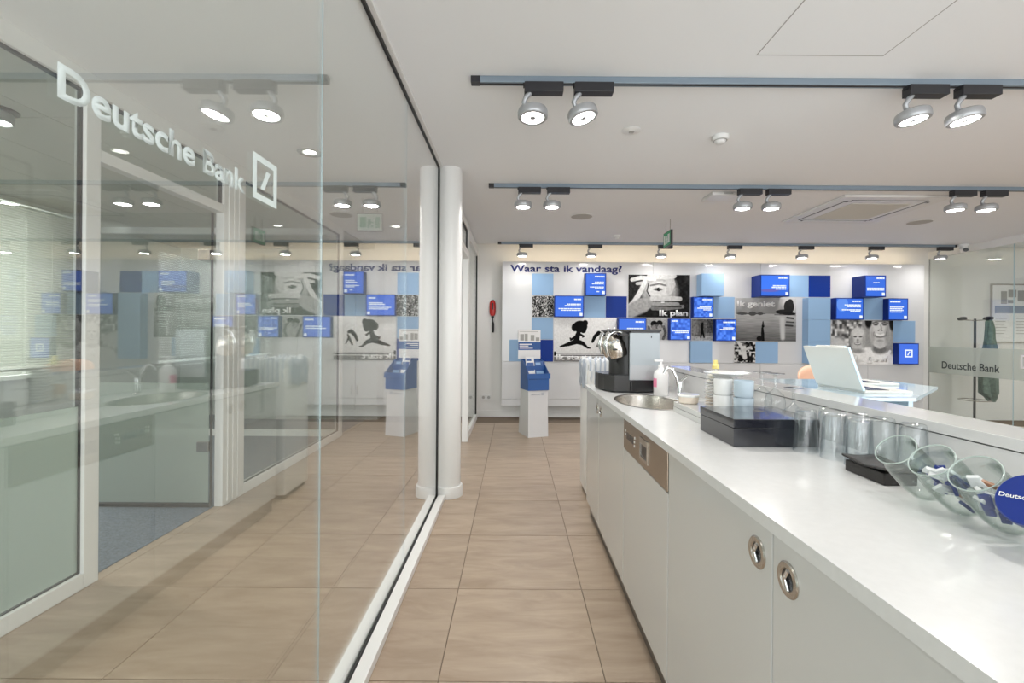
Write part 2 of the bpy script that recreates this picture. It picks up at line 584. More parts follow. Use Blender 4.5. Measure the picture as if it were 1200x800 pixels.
# ------------------------------------------------------------------ printed pictures (numpy canvas -> colour layer of a fine sheet)
class Canvas:
    def __init__(self, nx, ny, base=0.5):
        self.nx, self.ny = nx, ny
        self.a = np.zeros((ny, nx, 3)) + np.array(base)
        v, u = np.mgrid[0:ny, 0:nx]
        self.u = u / (nx - 1)
        self.v = v / (ny - 1)
        self.asp = nx / ny

    def mix(self, mask, val):
        m = np.clip(mask, 0, 1)[..., None]
        self.a = self.a * (1 - m) + np.array(val) * m
        return self

    def ell(self, cu, cv, ru, rv, val, soft=0.08, rot=0.0):
        du, dv = (self.u - cu), (self.v - cv)
        if rot:
            du, dv = du * self.asp, dv
            c, s = math.cos(rot), math.sin(rot)
            du, dv = (du * c + dv * s) / self.asp, -du * s + dv * c
        d = np.sqrt((du / ru) ** 2 + (dv / rv) ** 2)
        return self.mix((1 - d) / soft + 0.5, val)

    def line(self, pts, w, val, soft=0.25):
        for i in range(len(pts) - 1):
            (a, b), (c, d) = pts[i][:2], pts[i + 1][:2]
            w0 = pts[i][2] if len(pts[i]) > 2 else w
            w1 = pts[i + 1][2] if len(pts[i + 1]) > 2 else w
            px, py = self.u * self.asp, self.v
            ax, ay, bx, by = a * self.asp, b, c * self.asp, d
            L = max((bx - ax) ** 2 + (by - ay) ** 2, 1e-9)
            t = np.clip(((px - ax) * (bx - ax) + (py - ay) * (by - ay)) / L, 0, 1)
            dist = np.sqrt((px - ax - t * (bx - ax)) ** 2 + (py - ay - t * (by - ay)) ** 2)
            ww = w0 + (w1 - w0) * t
            self.mix((1 - dist / ww) / soft + 0.5, val)
        return self

    def rect(self, u0, u1, v0, v1, val):
        return self.mix(((self.u >= u0) & (self.u <= u1) & (self.v >= v0) & (self.v <= v1)).astype(float), val)

    def noise(self, amp, cells, where=None, contrast=1.0):
        gx, gy = cells
        g = np.random.rand(gy + 2, gx + 2)
        fu, fv = self.u * gx, self.v * gy
        iu, iv = fu.astype(int), fv.astype(int)
        tu, tv = fu - iu, fv - iv
        tu, tv = tu * tu * (3 - 2 * tu), tv * tv * (3 - 2 * tv)
        n = (g[iv, iu] * (1 - tu) + g[iv, iu + 1] * tu) * (1 - tv) + (g[iv + 1, iu] * (1 - tu) + g[iv + 1, iu + 1] * tu) * tv
        n = np.clip((n - 0.5) * contrast, -0.5, 0.5) * 2 * amp
        if where is not None:
            n = n * where
        self.a = np.clip(self.a + n[..., None], 0, 1)
        return self

    def sheet(self, name, mat, x0, x1, z0, z1, y, parent, tint=(1, 1, 1)):
        nx, ny = self.nx, self.ny
        px, py, pz = 0, 0, 0
        p = parent
        while p is not None:
            px += p.location[0]; py += p.location[1]; pz += p.location[2]
            p = p.parent
        X = x0 + (x1 - x0) * self.u - px
        Z = z0 + (z1 - z0) * self.v - pz
        verts = np.stack([X, np.full_like(X, y - py), Z], -1).reshape(-1, 3)
        i = np.arange(nx * ny).reshape(ny, nx)
        f = np.stack([i[:-1, :-1], i[:-1, 1:], i[1:, 1:], i[1:, :-1]], -1).reshape(-1, 4)
        me = bpy.data.meshes.new(name)
        me.from_pydata(verts.tolist(), [], f.tolist())
        ca = me.color_attributes.new('print', 'FLOAT_COLOR', 'POINT')
        lin = np.clip(self.a, 0, 1) ** 2.2 * np.array(tint)
        rgba = np.concatenate([lin.reshape(-1, 3), np.ones((nx * ny, 1))], 1)
        ca.data.foreach_set('color', rgba.astype(np.float32).ravel())
        me.materials.append(M[mat])
        return link(name, me, parent)


# ================================================================== THE SETTING
CEIL = 2.50
GX = -0.575            # plane of the glass wall beside the camera
PX = -2.10             # plane of the meeting room partition
YB = 6.92              # back wall
XR = 6.20              # glass wall at the far right

# floor with single tiles
floor = struct('floor', 'grout', (PX - 0.03, 9.2, -3.0, YB + 0.1, -0.1, -0.004))
tme = MB().box(-0.2982, 0.2982, -0.2982, 0.2982, -0.012, 0.0, bev=0.0012).mesh('tile', 'tile')
seen_tiles = []
for ix in range(-4, 16):
    for iy in range(-5, 12):
        cx, cy = -0.265 + 0.6 * ix + 0.3, 2.253 - 0.6 * 5 + 0.6 * iy + 0.3 + 0.6 * 0
        if cx < PX - 0.3 or cy > YB + 0.2 or cy < -2.8:
            continue
        seen_tiles.append((max(abs(cx), 0) / max(cy, .2), cx, cy))
for _, cx, cy in seen_tiles:
    if cy < 0.2 or abs(cx) / max(cy, .01) > 1.6:
        continue
    t = link('tile', tme, floor)
    t.location = Vector((cx, cy, 0)) - floor.location
rest = MB()
for _, cx, cy in seen_tiles:
    if not (cy < 0.2 or abs(cx) / max(cy, .01) > 1.6):
        continue
    rest.box(cx - .2982, cx + .2982, cy - .2982, cy + .2982, -0.012, 0.0)
o = rest.build('tile_rest', 'tile', floor)
o['kind'] = 'stuff'

struct('floor_carpet', 'carpet', (-5.0, PX - 0.03, -3.0, YB, -0.1, 0.004))

# ceiling: plaster over the bank hall, suspended tiles over the meeting room; a light slot in front of the back wall
struct('ceiling', 'ceiling', (PX, 9.2, -3.0, 6.46, CEIL, CEIL + 0.1))
struct('ceiling_slot', 'ceiling', (PX, 9.2, 6.46, YB + 0.1, CEIL + 0.14, CEIL + 0.24))
struct('trim_1', 'ceiling', (PX, 9.2, 6.44, 6.46, CEIL + 0.1, CEIL + 0.16))
mc = struct('ceiling_meeting_room', 'ceil_grid', (-5.0, PX, -3.0, YB, CEIL - 0.01, CEIL + 0.1))
cme = MB().box(-0.296, 0.296, -0.596, 0.596, -0.006, 0.0, bev=0.003).mesh('ceiling_tile', 'ceil_tile')
for ix in range(5):
    for iy in range(6):
        t = link('ceiling_tile', cme, mc)
        t.location = Vector((PX - 0.32 - 0.6 * ix, 0.3 + 1.2 * iy - 0.6, CEIL - 0.01)) - mc.location

# walls
struct('wall_back', 'wall', (-5.0, 9.2, YB, YB + 0.1, 0, CEIL + 0.2))
struct('wall_right', 'wall', (8.6, 8.7, -3.0, YB, 0, CEIL))
wl = struct('wall_left', 'wall', (-5.1, -5.0, -3.0, YB, 0, CEIL))
struct('baseboard_back', 'white_frame', (-0.56, XR, YB - 0.014, YB, 0, 0.10), bev=0.003)
# shop front behind the camera: posts and a low sill with open glazing between
struct('wall_rear', 'wall', (-5.0, 9.2, -3.0, -2.9, 0, 0.2))
struct('wall_rear_header', 'wall', (-5.0, 9.2, -3.0, -2.9, 2.42, CEIL))
for k, x in enumerate((-5.0, PX - 0.1, GX - 0.05, 2.6, 5.7, 8.6)):
    struct('trim_%d' % (k + 2), 'white_frame', (x, x + 0.12, -2.98, -2.9, 0.2, 2.42))

# wall and doorway left of the hall, beyond the column
LX = -0.55
w1 = empty('window_1', (LX, 6.1, 0)); w1['kind'] = 'structure'
box_obj('post', 'white_frame', (LX - .05, LX + .02, 5.30, 5.40, 0, 2.48), w1, 0.004)
box_obj('post', 'white_frame', (LX - .05, LX + .01, 6.72, 6.80, 0, 2.48), w1, 0.004)
box_obj('bottom_rail', 'white_frame', (LX - .05, LX + .015, 5.40, 6.72, 0, 0.08), w1, 0.004)
box_obj('top_rail', 'white_frame', (LX - .05, LX + .015, 5.40, 6.72, 2.36, 2.48), w1, 0.004)
box_obj('gasket', 'black', (LX - .012, LX + .005, 5.40, 5.415, .08, 2.36), w1)
box_obj('gasket', 'black', (LX - .012, LX + .005, 6.66, 6.72, .08, 2.36), w1)
box_obj('pane', 'glass_inner', (LX - .012, LX - .004, 5.415, 6.66, .08, 2.36), w1)
struct('wall_left_end', 'wall', (LX - .05, LX, 6.80, YB, 0, CEIL))
w2 = empty('window_2', (LX, 4.5, 2.1)); w2['kind'] = 'structure'
box_obj('transom_rail', 'white_frame', (LX - .05, LX + .02, 3.66, 5.30, 2.10, 2.18), w2, 0.004)
box_obj('top_rail', 'white_frame', (LX - .05, LX + .015, 3.66, 5.30, 2.42, 2.49), w2, 0.004)
box_obj('gasket', 'black', (LX - .02, LX + .004, 3.70, 5.30, 2.18, 2.20), w2)
box_obj('gasket', 'black', (LX - .02, LX + .004, 3.70, 5.30, 2.40, 2.42), w2)
box_obj('gasket', 'black', (LX - .02, LX + .004, 5.28, 5.30, 2.20, 2.40), w2)
box_obj('pane', 'glass_inner', (LX - .012, LX - .004, 3.70, 5.28, 2.20, 2.40), w2)
box_obj('door_post', 'white_frame', (LX - .05, LX + .02, 3.66, 3.74, 0, 2.10), w2, 0.004)

# round column with its base ring
cl = tag(MB().cyl((-0.505, 3.565, 0.0), (-0.505, 3.565, CEIL), 0.095, seg=40).build('column', 'white_frame', smooth=True, origin=(-.505, 3.565, 0)), kind='structure')
MB().lathe([(0.10, 0), (0.112, 0), (0.112, 0.075), (0.107, 0.085), (0.094, 0.085)], 40, Matrix.Translation((-0.505, 3.565, 0))).build('base_ring', 'white_frame', cl, smooth=True)

# ------------------------------------------------------------------ the glass wall beside the camera
gw = tag(empty('glass_wall', (GX, 1.0, 0)), 'tall frameless glass wall with white etched lettering beside the tiled walkway', 'glass wall')
for (y0, y1) in ((-2.6, 1.3685), (1.3715, 2.4335), (2.4365, 3.44)):
    MB().box(GX - .003, GX + .003, y0, y1, 0.03, 2.475).build('pane', 'glass', gw)
for y in (1.37, 2.435):
    box_obj('joint', 'glass_edge', (GX - .002, GX + .002, y - .0014, y + .0014, 0.04, 2.475), gw)
box_obj('bottom_rail', 'white_frame', (GX + .012, GX + .064, -2.6, 3.46, 0, 0.036), gw, 0.003)
box_obj('bottom_rail', 'white_frame', (GX - .064, GX - .012, -2.6, 3.46, 0, 0.036), gw, 0.003)
box_obj('gasket', 'black', (GX - .012, GX + .012, -2.6, 3.46, 0, 0.028), gw)
box_obj('top_gasket', 'black', (GX - .009, GX + .009, -2.6, 3.46, 2.470, 2.486), gw)
box_obj('end_gasket', 'black', (GX - .010, GX + .010, 3.44, 3.462, 0.03, 2.475), gw)
box_obj('top_rail', 'white_frame', (GX - .03, GX + .03, -2.6, 3.46, 2.486, CEIL), gw)
text_obj('lettering', 'Deutsche Bank', 'glass_letter', gw, (GX + .0035, 0.576, 1.536), (0, 1, 0), (0, 0, 1), width=0.400, cap=0.0435, bold=0.028, depth=0.0006)
logo_mesh(MB(), (GX + .0035, 1.006, 1.537), (0, 1, 0), (0, 0, 1), 0.100, 0.0006, 0.14).build('emblem', 'glass_letter', gw)

# ------------------------------------------------------------------ meeting room partition behind the glass wall
gp = tag(empty('office_partition', (PX, 1.0, 0)), 'white framed glazed office partition with a doorway, seen through the glass wall', 'partition')
FX0, FX1 = PX - .03, PX + .03
for (y0, y1) in ((2.23, 2.31), (3.29, 3.55), (5.50, 5.58)):
    box_obj('post', 'white_frame', (FX0, FX1, y0, y1, 0, 2.41), gp, 0.004)
for g in (3.35, 3.41, 3.47):
    box_obj('post_bead', 'white_frame', (FX1, FX1 + .008, g - .012, g + .012, 0.02, 2.41), gp, 0.002)
box_obj('top_rail', 'white_frame', (FX0, FX1, -2.6, 5.58, 2.41, CEIL), gp, 0.004)
for (y0, y1) in ((-2.6, 2.23), (3.55, 5.50)):
    box_obj('bottom_rail', 'white_frame', (FX0, FX1, y0, y1, 0, 0.075), gp, 0.004)
    box_obj('pane', 'glass_inner', (PX - .005, PX + .005, y0, y1, .075, 2.41), gp)
    if y0 < 0:
        box_obj('frosted_film', 'frost', (PX + .0055, PX + .0065, y0 + .01, y1 - .01, .085, 0.88), gp)
    box_obj('gasket', 'black', (PX - .008, PX + .012, y0, y1, 2.398, 2.41), gp)
    box_obj('gasket', 'black', (PX - .008, PX + .012, y0, y1, .075, .080), gp)
box_obj('gasket', 'black', (PX - .008, PX + .012, 2.220, 2.230, .075, 2.41), gp)
box_obj('gasket', 'black', (PX - .008, PX + .012, 5.485, 5.50, .075, 2.41), gp)
box_obj('gasket', 'black', (PX - .008, PX + .012, 3.275, 3.29, 2.147, 2.41), gp)
box_obj('door_head', 'white_frame', (FX0, FX1, 2.31, 3.29, 2.087, 2.147), gp, 0.004)
box_obj('pane', 'glass_inner', (PX - .005, PX + .005, 2.31, 3.29, 2.147, 2.41), gp)
box_obj('gasket', 'black', (PX - .008, PX + .012, 2.31, 3.29, 2.398, 2.41), gp)
# glazed return at the end of the meeting room
box_obj('return_bottom_rail', 'white_frame', (-5.0, FX0, 5.52, 5.58, 0, 0.075), gp, 0.004)
box_obj('return_pane', 'glass_inner', (-5.0, FX0, 5.545, 5.555, .075, 2.41), gp)
box_obj('return_top_rail', 'white_frame', (-5.0, FX0, 5.52, 5.58, 2.41, CEIL), gp, 0.004)

dr = tag(empty('door_1', (PX - .05, 3.27, 0)), kind='structure')
box_obj('door_pane', 'glass_inner', (-3.02, PX - .04, 3.26, 3.27, 0.03, 2.08), dr)
box_obj('frosted_film', 'frost', (-3.01, PX - .05, 3.2585, 3.2595, 0.04, 0.88), dr)
box_obj('edge_strip', 'black', (PX - .040, PX - .034, 3.255, 3.275, 0.03, 2.08), dr)
box_obj('bottom_strip', 'black', (-3.02, PX - .04, 3.252, 3.278, 0.008, 0.03), dr)
box_obj('hinge', 'steel', (PX - .13, PX - .045, 3.248, 3.282, 0.40, 0.47), dr, 0.004)
box_obj('hinge', 'steel', (PX - .13, PX - .045, 3.248, 3.282, 1.75, 1.82), dr, 0.004)

# meeting room window with a venetian blind
wn = tag(empty('window_3', (-4.98, 3.2, 0.8)), kind='structure')
box_obj('window_frame', 'white_frame', (-5.0, -4.96, 1.7, 1.76, .8, 2.4), wn)
box_obj('window_frame', 'white_frame', (-5.0, -4.96, 4.7, 4.76, .8, 2.4), wn)
box_obj('window_sill', 'white_frame', (-5.0, -4.90, 1.7, 4.76, .76, .8), wn)
bl = tag(empty('venetian_blind', (-4.70, 3.4, 2.44)), 'pale horizontal slat venetian blind hanging in the meeting room', 'blind')
box_obj('head_rail', 'blind', (-4.73, -4.67, 1.6, 5.2, 2.44, 2.48), bl)
sme = MB().box(-.0125, .0125, -1.8, 1.8, -.0006, .0006).xform(Matrix.Rotation(math.radians(38), 4, 'Y')).mesh('slat', 'blind')
for k in range(66):
    s = link('slat', sme, bl)
    s.location = (0, 0, -.02 - .0235 * k)
box_obj('bottom_rail', 'blind', (-4.715, -4.685, 1.6, 5.2, .86, .88), bl)
for y in (2.1, 3.4, 4.7):
    box_obj('ladder_cord', 'blind', (-4.7015, -4.6985, y - .0015, y + .0015, .88, 2.44), bl)

# white cupboard against the back wall at the end of the glazed corridor
cb = tag(empty('tall_cupboard', (-2.6, 6.62, 0)), 'white tall cupboard with slim metal handles at the end of the corridor', 'cupboard')
box_obj('body', 'cupboard', (-4.2, -1.95, 6.60, YB - .01, 0.0, 2.2), cb)
for (x0, x1) in ((-3.45, -2.86), (-2.85, -2.265), (-2.255, -1.96)):
    box_obj('cupboard_door', 'cupboard', (x0, x1, 6.58, 6.60, 0.06, 2.19), cb, 0.003)
for x in (-2.30, -2.225):
    MB().tube([(x, 6.58, .36), (x, 6.55, .37), (x, 6.55, .48), (x, 6.58, .49)], .006).build('handle', 'steel', cb, smooth=True)

# ------------------------------------------------------------------ right-hand glass wall and the room behind it
rg = tag(empty('glass_screen', (XR, 5.5, 0)), 'clear glass screen wall with frosted band and dark bank lettering by the coat stand', 'glass wall')
for (y0, y1) in ((2.6, 5.742), (5.75, YB - .006)):
    box_obj('pane', 'glass_inner', (XR - .005, XR + .005, y0, y1, 0.02, 2.405), rg)
    box_obj('frosted_band', 'frost_band', (XR - .0065, XR - .0055, y0, y1, .715, 1.095), rg)
box_obj('joint', 'glass_edge', (XR - .004, XR + .004, 5.7435, 5.7485, .02, 2.405), rg)
box_obj('end_seal', 'grey_plastic', (XR - .008, XR + .008, YB - .006, YB, .02, 2.405), rg)
box_obj('top_rail', 'white_frame', (XR - .02, XR + .02, 2.6, YB, 2.405, CEIL), rg)
box_obj('bottom_rail', 'steel', (XR - .02, XR + .02, 2.6, YB, 0, .02), rg)
text_obj('lettering', 'Deutsche Bank', 'letter_dark', rg, (XR - .0075, 6.70, .79), (0, -1, 0), (0, 0, 1), width=0.80, cap=0.105, bold=0.008, depth=0.0008)
logo_mesh(MB(), (XR - .0075, 5.66, .86), (0, -1, 0), (0, 0, 1), .17, .0008).build('emblem', 'letter_white', rg)

# ================================================================== THE DISPLAY WALL
PY = 6.70
dw = tag(empty('display_wall', (2.9, PY, 0.2)), 'long glossy white display wall with blue tiles under a dark blue question', 'display wall')
PX0, PX1 = -0.185, 5.93
box_obj('carcass', 'white_frame', (PX0 + .01, PX1 - .01, PY + .02, YB - .08, 0.21, 2.28), dw)
seams = [PX0, 0.44, 2.00, 3.56, 5.12, PX1]
for a, b in zip(seams, seams[1:]):
    box_obj('panel', 'panel', (a + .002, b - .002, PY, PY + .02, 0.84, 2.29), dw, 0.0015)
    box_obj('panel', 'panel', (a + .002, b - .002, PY, PY + .02, 0.30, 0.835), dw, 0.0015)
    box_obj('plinth_panel', 'panel', (a + .002, b - .002, PY, PY + .02, 0.20, 0.295), dw, 0.0015)
text_obj('lettering', 'Waar sta ik vandaag?', 'letter_navy', dw, (-0.068, PY - .001, 2.143), (1, 0, 0), (0, 0, 1), width=1.615, cap=0.104, bold=0.022, depth=0.004)
box_obj('cove_led_strip', 'led_warm', (PX0 + .05, PX1 - .05, PY + .06, PY + .075, 2.281, 2.285), dw)
LBT = [(0.247, 0.556, 1.802, 2.117), (0.247, 0.556, 1.167, 1.483), (-0.074, 0.241, 0.845, 1.160), (1.003, 1.314, 1.487, 1.797),
       (2.868, 3.180, 1.487, 1.797), (3.873, 4.250, 1.805, 2.117), (3.490, 3.815, 0.845, 1.153), (5.00, 5.328, 1.483, 1.800),
       (5.480, 5.798, 1.155, 1.470)]
DBT = [(0.247, 0.560, 0.845, 1.160), (1.318, 1.622, 1.487, 1.797), (4.254, 4.568, 1.805, 2.117)]
for i, r in enumerate(LBT):
    box_obj('blue_tile', 'light_blue', (r[0], r[1], PY - .006, PY, r[2], r[3]), dw, 0.001)
for i, r in enumerate(DBT):
    box_obj('blue_tile', 'dark_blue', (r[0], r[1], PY - .006, PY, r[2], r[3]), dw, 0.001)
for (x0, x1, z0, z1, d) in ((2.633, 2.947, 1.797, 2.110, .18), (2.534, 2.843, 0.845, 1.158, .05),
                            (4.166, 4.480, 1.475, 1.785, .14), (4.166, 4.480, 1.163, 1.473, .14), (4.166, 4.480, 0.850, 1.161, .14)):
    box_obj('blue_block', 'light_blue', (x0, x1, PY - d, PY, z0, z1), dw, 0.001)


def board(name, x0, x1, z0, z1, cv, label, cat='poster', words=None, th=.012):
    b = tag(empty(name, ((x0 + x1) / 2, PY - th, z0)), label, cat)
    box_obj('backing', 'white_plastic', (x0, x1, PY - th, PY, z0, z1), b, 0.001)
    cv.sheet('print', 'printed', x0 + .002, x1 - .002, z0 + .002, z1 - .002, PY - th - .0006, b)
    if words:
        s, wx, wz, ww, cap, mat = words
        text_obj('lettering', s, mat, b, (wx, PY - th - .0008, wz), (1, 0, 0), (0, 0, 1), width=ww, cap=cap, bold=0.035, depth=0.0015)
    return b


# -- leaping child
c = Canvas(180, 128, 0.92)
c.a *= (0.92 + 0.12 * c.v)[..., None]
c.rect(0, 1, 0, .11, .50).rect(0, 1, .13, .15, .36).rect(0, 1, .17, .18, .42).rect(0, 1, .05, .06, .42)
c.noise(.035, (60, 40))
K = .06
c.ell(.42, .80, .115, .135, K, .05).ell(.50, .88, .045, .07, K).ell(.33, .78, .05, .09, K).ell(.47, .73, .05, .08, K)
c.line([(.40, .70, .045), (.37, .55, .06), (.36, .47, .07)], .05, K, .1)
c.line([(.36, .46, .06), (.24, .40, .045), (.10, .34, .018)], .04, K, .1)
c.line([(.37, .46, .06), (.46, .42, .045), (.54, .32, .022), (.58, .31, .016)], .04, K, .1)
c.line([(.40, .64, .03), (.48, .58, .02), (.46, .56, .016)], .02, K, .1)
c.line([(.34, .56, .03), (.27, .50, .025), (.26, .54, .014)], .02, K, .1)
c.line([(.62, .46, .03), (.66, .58, .04), (.72, .66, .045), (.76, .64, .03)], .04, K, .1)
c.line([(.77, .58, .02), (.74, .48, .03), (.70, .36, .02)], .03, K, .1).line([(.76, .50, .02), (.80, .38, .015)], .02, K, .1)
c.ell(.015, .18, .02, .05, K)
board('photo_board', 0.569, 1.471, 0.845, 1.483, c, 'photo board of a leaping child in silhouette reading Ik start', words=('Ik start', 0.60, 0.875, .46, .075, 'letter_white'))

# -- hands framing an eye
c = Canvas(180, 126, 0.17)
c.a *= (0.75 + 0.3 * c.v)[..., None]
c.ell(.80, .65, .12, .5, .12, .5)
c.ell(.50, .62, .30, .40, .62, .3)
c.ell(.49, .66, .20, .20, .80, .3)
c.line([(.36, .75), (.50, .79), (.64, .74)], .02, .42, .8)
c.ell(.48, .66, .07, .035, .35, .5).ell(.49, .66, .028, .045, .08, .3).ell(.505, .675, .008, .012, .9)
c.line([(.66, .98, .10), (.69, .78, .10), (.66, .60, .07)], .1, .74, .3)
c.line([(.33, .96, .05), (.60, .95, .06), (.74, .98, .06)], .06, .80, .35)
c.line([(.06, .88, .045), (.20, .93, .05), (.42, .90, .05)], .05, .83, .25).line([(.14, .79, .035), (.26, .81, .045)], .04, .74, .25)
c.line([(.27, .84, .05), (.20, .62, .055), (.10, .36, .07), (.02, .20, .10)], .06, .84, .3)
c.line([(.33, .80, .014), (.30, .62, .014), (.35, .50, .014)], .014, .25, .6)
c.line([(.0, .12, .16), (.22, .28, .17), (.42, .40, .10)], .12, .62, .3)
c.line([(.40, .44, .065), (.60, .46, .06), (.84, .44, .05)], .06, .76, .25)
c.line([(.36, .33, .06), (.60, .33, .055), (.80, .31, .05)], .06, .58, .25)
c.line([(.40, .22, .05), (.62, .22, .05), (.88, .26, .045)], .05, .46, .25)
c.line([(.40, .385), (.84, .375)], .010, .12, .8).line([(.38, .27), (.86, .25)], .010, .10, .8)
c.ell(.56, .36, .03, .012, .95)
c.noise(.05, (40, 28))
board('photo_board', 1.640, 2.534, 1.489, 2.112, c, 'photo board of hands framing a face reading Ik plan', words=('Ik plan', 2.09, 1.522, .415, .082, 'letter_white'))

# -- lake with a rock and a small figure
c = Canvas(180, 128, 0.5)
c.a[:] = np.where(c.v > .63, .50 + .55 * (c.v - .63), .36 + .52 * c.v)[..., None]
c.noise(.05, (8, 60), (c.v < .62).astype(float))
c.noise(.05, (14, 9), (c.v > .63).astype(float))
for (a, b, h) in ((.02, .2, .03), (.22, .34, .05), (.36, .46, .03), (.1, .5, .015)):
    c.ell((a + b) / 2, .635, (b - a) / 2, h, .30)
c.ell(.90, .90, .12, .3, .78, .5)
c.ell(.88, .80, .085, .16, .17, .06).ell(.90, .90, .05, .08, .18, .06).ell(.80, .68, .14, .06, .16, .1).rect(.64, .99, .60, .625, .40)
c.ell(.88, .64, .11, .035, .14, .1)
c.line([(.78, .08, .05), (.77, .5, .06)], .06, .74, .9)
c.line([(.85, .55), (.95, .53)], .02, .22, .8).line([(.84, .45), (.96, .44)], .015, .25, .8).line([(.83, .37), (.94, .36)], .02, .22, .8)
c.line([(.445, .30, .025), (.45, .18, .035), (.455, .02, .035)], .03, .06, .2).ell(.452, .34, .02, .03, .06).line([(.44, .34, .012), (.455, .46, .008), (.47, .34, .012)], .01, .06, .3)
c.ell(.40, .06, .05, .06, .10)
board('photo_board', 3.189, 4.073, 1.160, 1.787, c, 'photo board of a dark lake and rock reading Ik geniet', words=('Ik geniet', 3.215, 1.665, .545, .085, 'letter_white'))

# -- smiling man and child
c = Canvas(180, 128, 0.62)
c.noise(.32, (26, 18), (c.u < .5).astype(float), 1.6)
c.ell(.05, .45, .22, .18, .80, .6)
c.ell(.60, .05, .45, .34, .95, .15)
c.ell(.24, .05, .22, .22, .84, .2)
c.ell(.43, .57, .125, .26, .78, .14).ell(.43, .70, .11, .15, .88, .6).ell(.33, .55, .03, .12, .62, .9).ell(.53, .52, .03, .14, .68, .9)
c.ell(.39, .625, .028, .016, .34, .7).ell(.475, .625, .028, .016, .34, .7).ell(.43, .55, .018, .03, .58, .9)
c.ell(.43, .465, .052, .030, .48, .7).line([(.395, .476), (.43, .466), (.465, .476)], .011, .88, .7)
c.ell(.43, .30, .10, .05, .60, .8)
c.ell(.79, .36, .13, .12, .46, .5)
c.ell(.79, .72, .168, .36, .82, .10).ell(.91, .66, .045, .28, .66, .9).ell(.665, .64, .03, .2, .72, .9).ell(.77, .86, .10, .18, .90, .9)
c.ell(.60, .98, .055, .15, .12, .4).ell(.985, .97, .05, .20, .14, .4).ell(.79, 1.10, .24, .12, .10, .3)
c.line([(.675, .945), (.715, .955), (.755, .945)], .016, .40, .9).line([(.825, .945), (.865, .955), (.905, .945)], .016, .40, .9)
c.ell(.718, .90, .034, .016, .26, .8).ell(.862, .90, .034, .016, .26, .8)
c.line([(.80, .90, .012), (.81, .80, .016)], .014, .60, .9).ell(.765, .772, .014, .012, .45, .8).ell(.818, .772, .014, .012, .45, .8).ell(.79, .79, .022, .025, .82, .9)
c.ell(.79, .650, .088, .045, .50, .6).line([(.735, .682), (.765, .668), (.79, .664), (.815, .668), (.845, .682)], .024, 1.0, .5)
c.line([(.69, .74), (.685, .66)], .010, .56, .9).line([(.89, .74), (.895, .66)], .010, .52, .9)
c.ell(.79, .54, .05, .03, .66, .9).ell(.79, .47, .07, .05, .78, .9)
c.line([(.64, .30, .03), (.72, .12, .02)], .02, .97, .5).line([(.95, .30, .03), (.88, .12, .02)], .02, .97, .5)
c.ell(.63, .12, .03, .04, .3)
c.noise(.03, (50, 36))
board('photo_board', 4.574, 5.476, 0.836, 1.474, c, 'photo board of a smiling man and child reading Ik geef', words=('Ik geef', 4.92, 0.875, .49, .08, 'letter_white'))


def small_board(x0, x1, z0, z1, kind, label):
    c = Canvas(64, 64, .5)
    if kind == 'crowd':
        c.a[:] = .40
        c.noise(.34, (26, 26), None, 2.0).noise(.2, (44, 44), None, 2)
    elif kind == 'couple':
        c.a[:] = .66
        c.ell(.35, .75, .16, .14, .08).ell(.62, .78, .15, .13, .10).ell(.5, .62, .3, .1, .35).ell(.36, .55, .10, .14, .55).ell(.62, .57, .10, .14, .60)
        c.line([(.1, .6), (.2, .3), (.3, .05)], .06, .4).line([(.82, .62), (.9, .3), (.8, .05)], .06, .35).noise(.08, (20, 20))
    elif kind == 'man':
        c.a[:] = (.40 + .2 * np.abs(c.u - .5))[..., None]
        c.rect(0, 1, 0, .2, .62).rect(0, .3, .3, .9, .5).rect(.72, 1, .35, 1, .32).noise(.10, (16, 16))
        c.line([(.52, .80, .05), (.50, .62, .07), (.50, .45, .06)], .06, .06).line([(.49, .45, .05), (.44, .15, .035)], .04, .06).line([(.52, .45, .05), (.60, .15, .035)], .04, .06)
    else:
        c.a[:] = .42
        c.noise(.40, (12, 12), None, 2.2)
        c.line([(.2, .95, .06), (.45, .6, .10), (.5, .25, .10)], .1, .80).line([(.45, .6, .06), (.8, .75, .05)], .05, .75).ell(.3, .15, .14, .1, .08).ell(.75, .2, .15, .12, .1)
    return board('photo_tile', x0, x1, z0, z1, c, label, 'photo')


small_board(0.250, 0.566, 1.487, 1.797, 'crowd', 'small square black and white photo of a crowd')
small_board(1.905, 2.213, 1.167, 1.482, 'couple', 'small square photo of two dark-haired heads above the coffee machine')
small_board(2.556, 2.866, 1.163, 1.477, 'man', 'small square photo of a dark standing figure between two blue screens')
small_board(3.177, 3.486, 0.845, 1.153, 'abstract', 'small square black and white photo below the lake board')


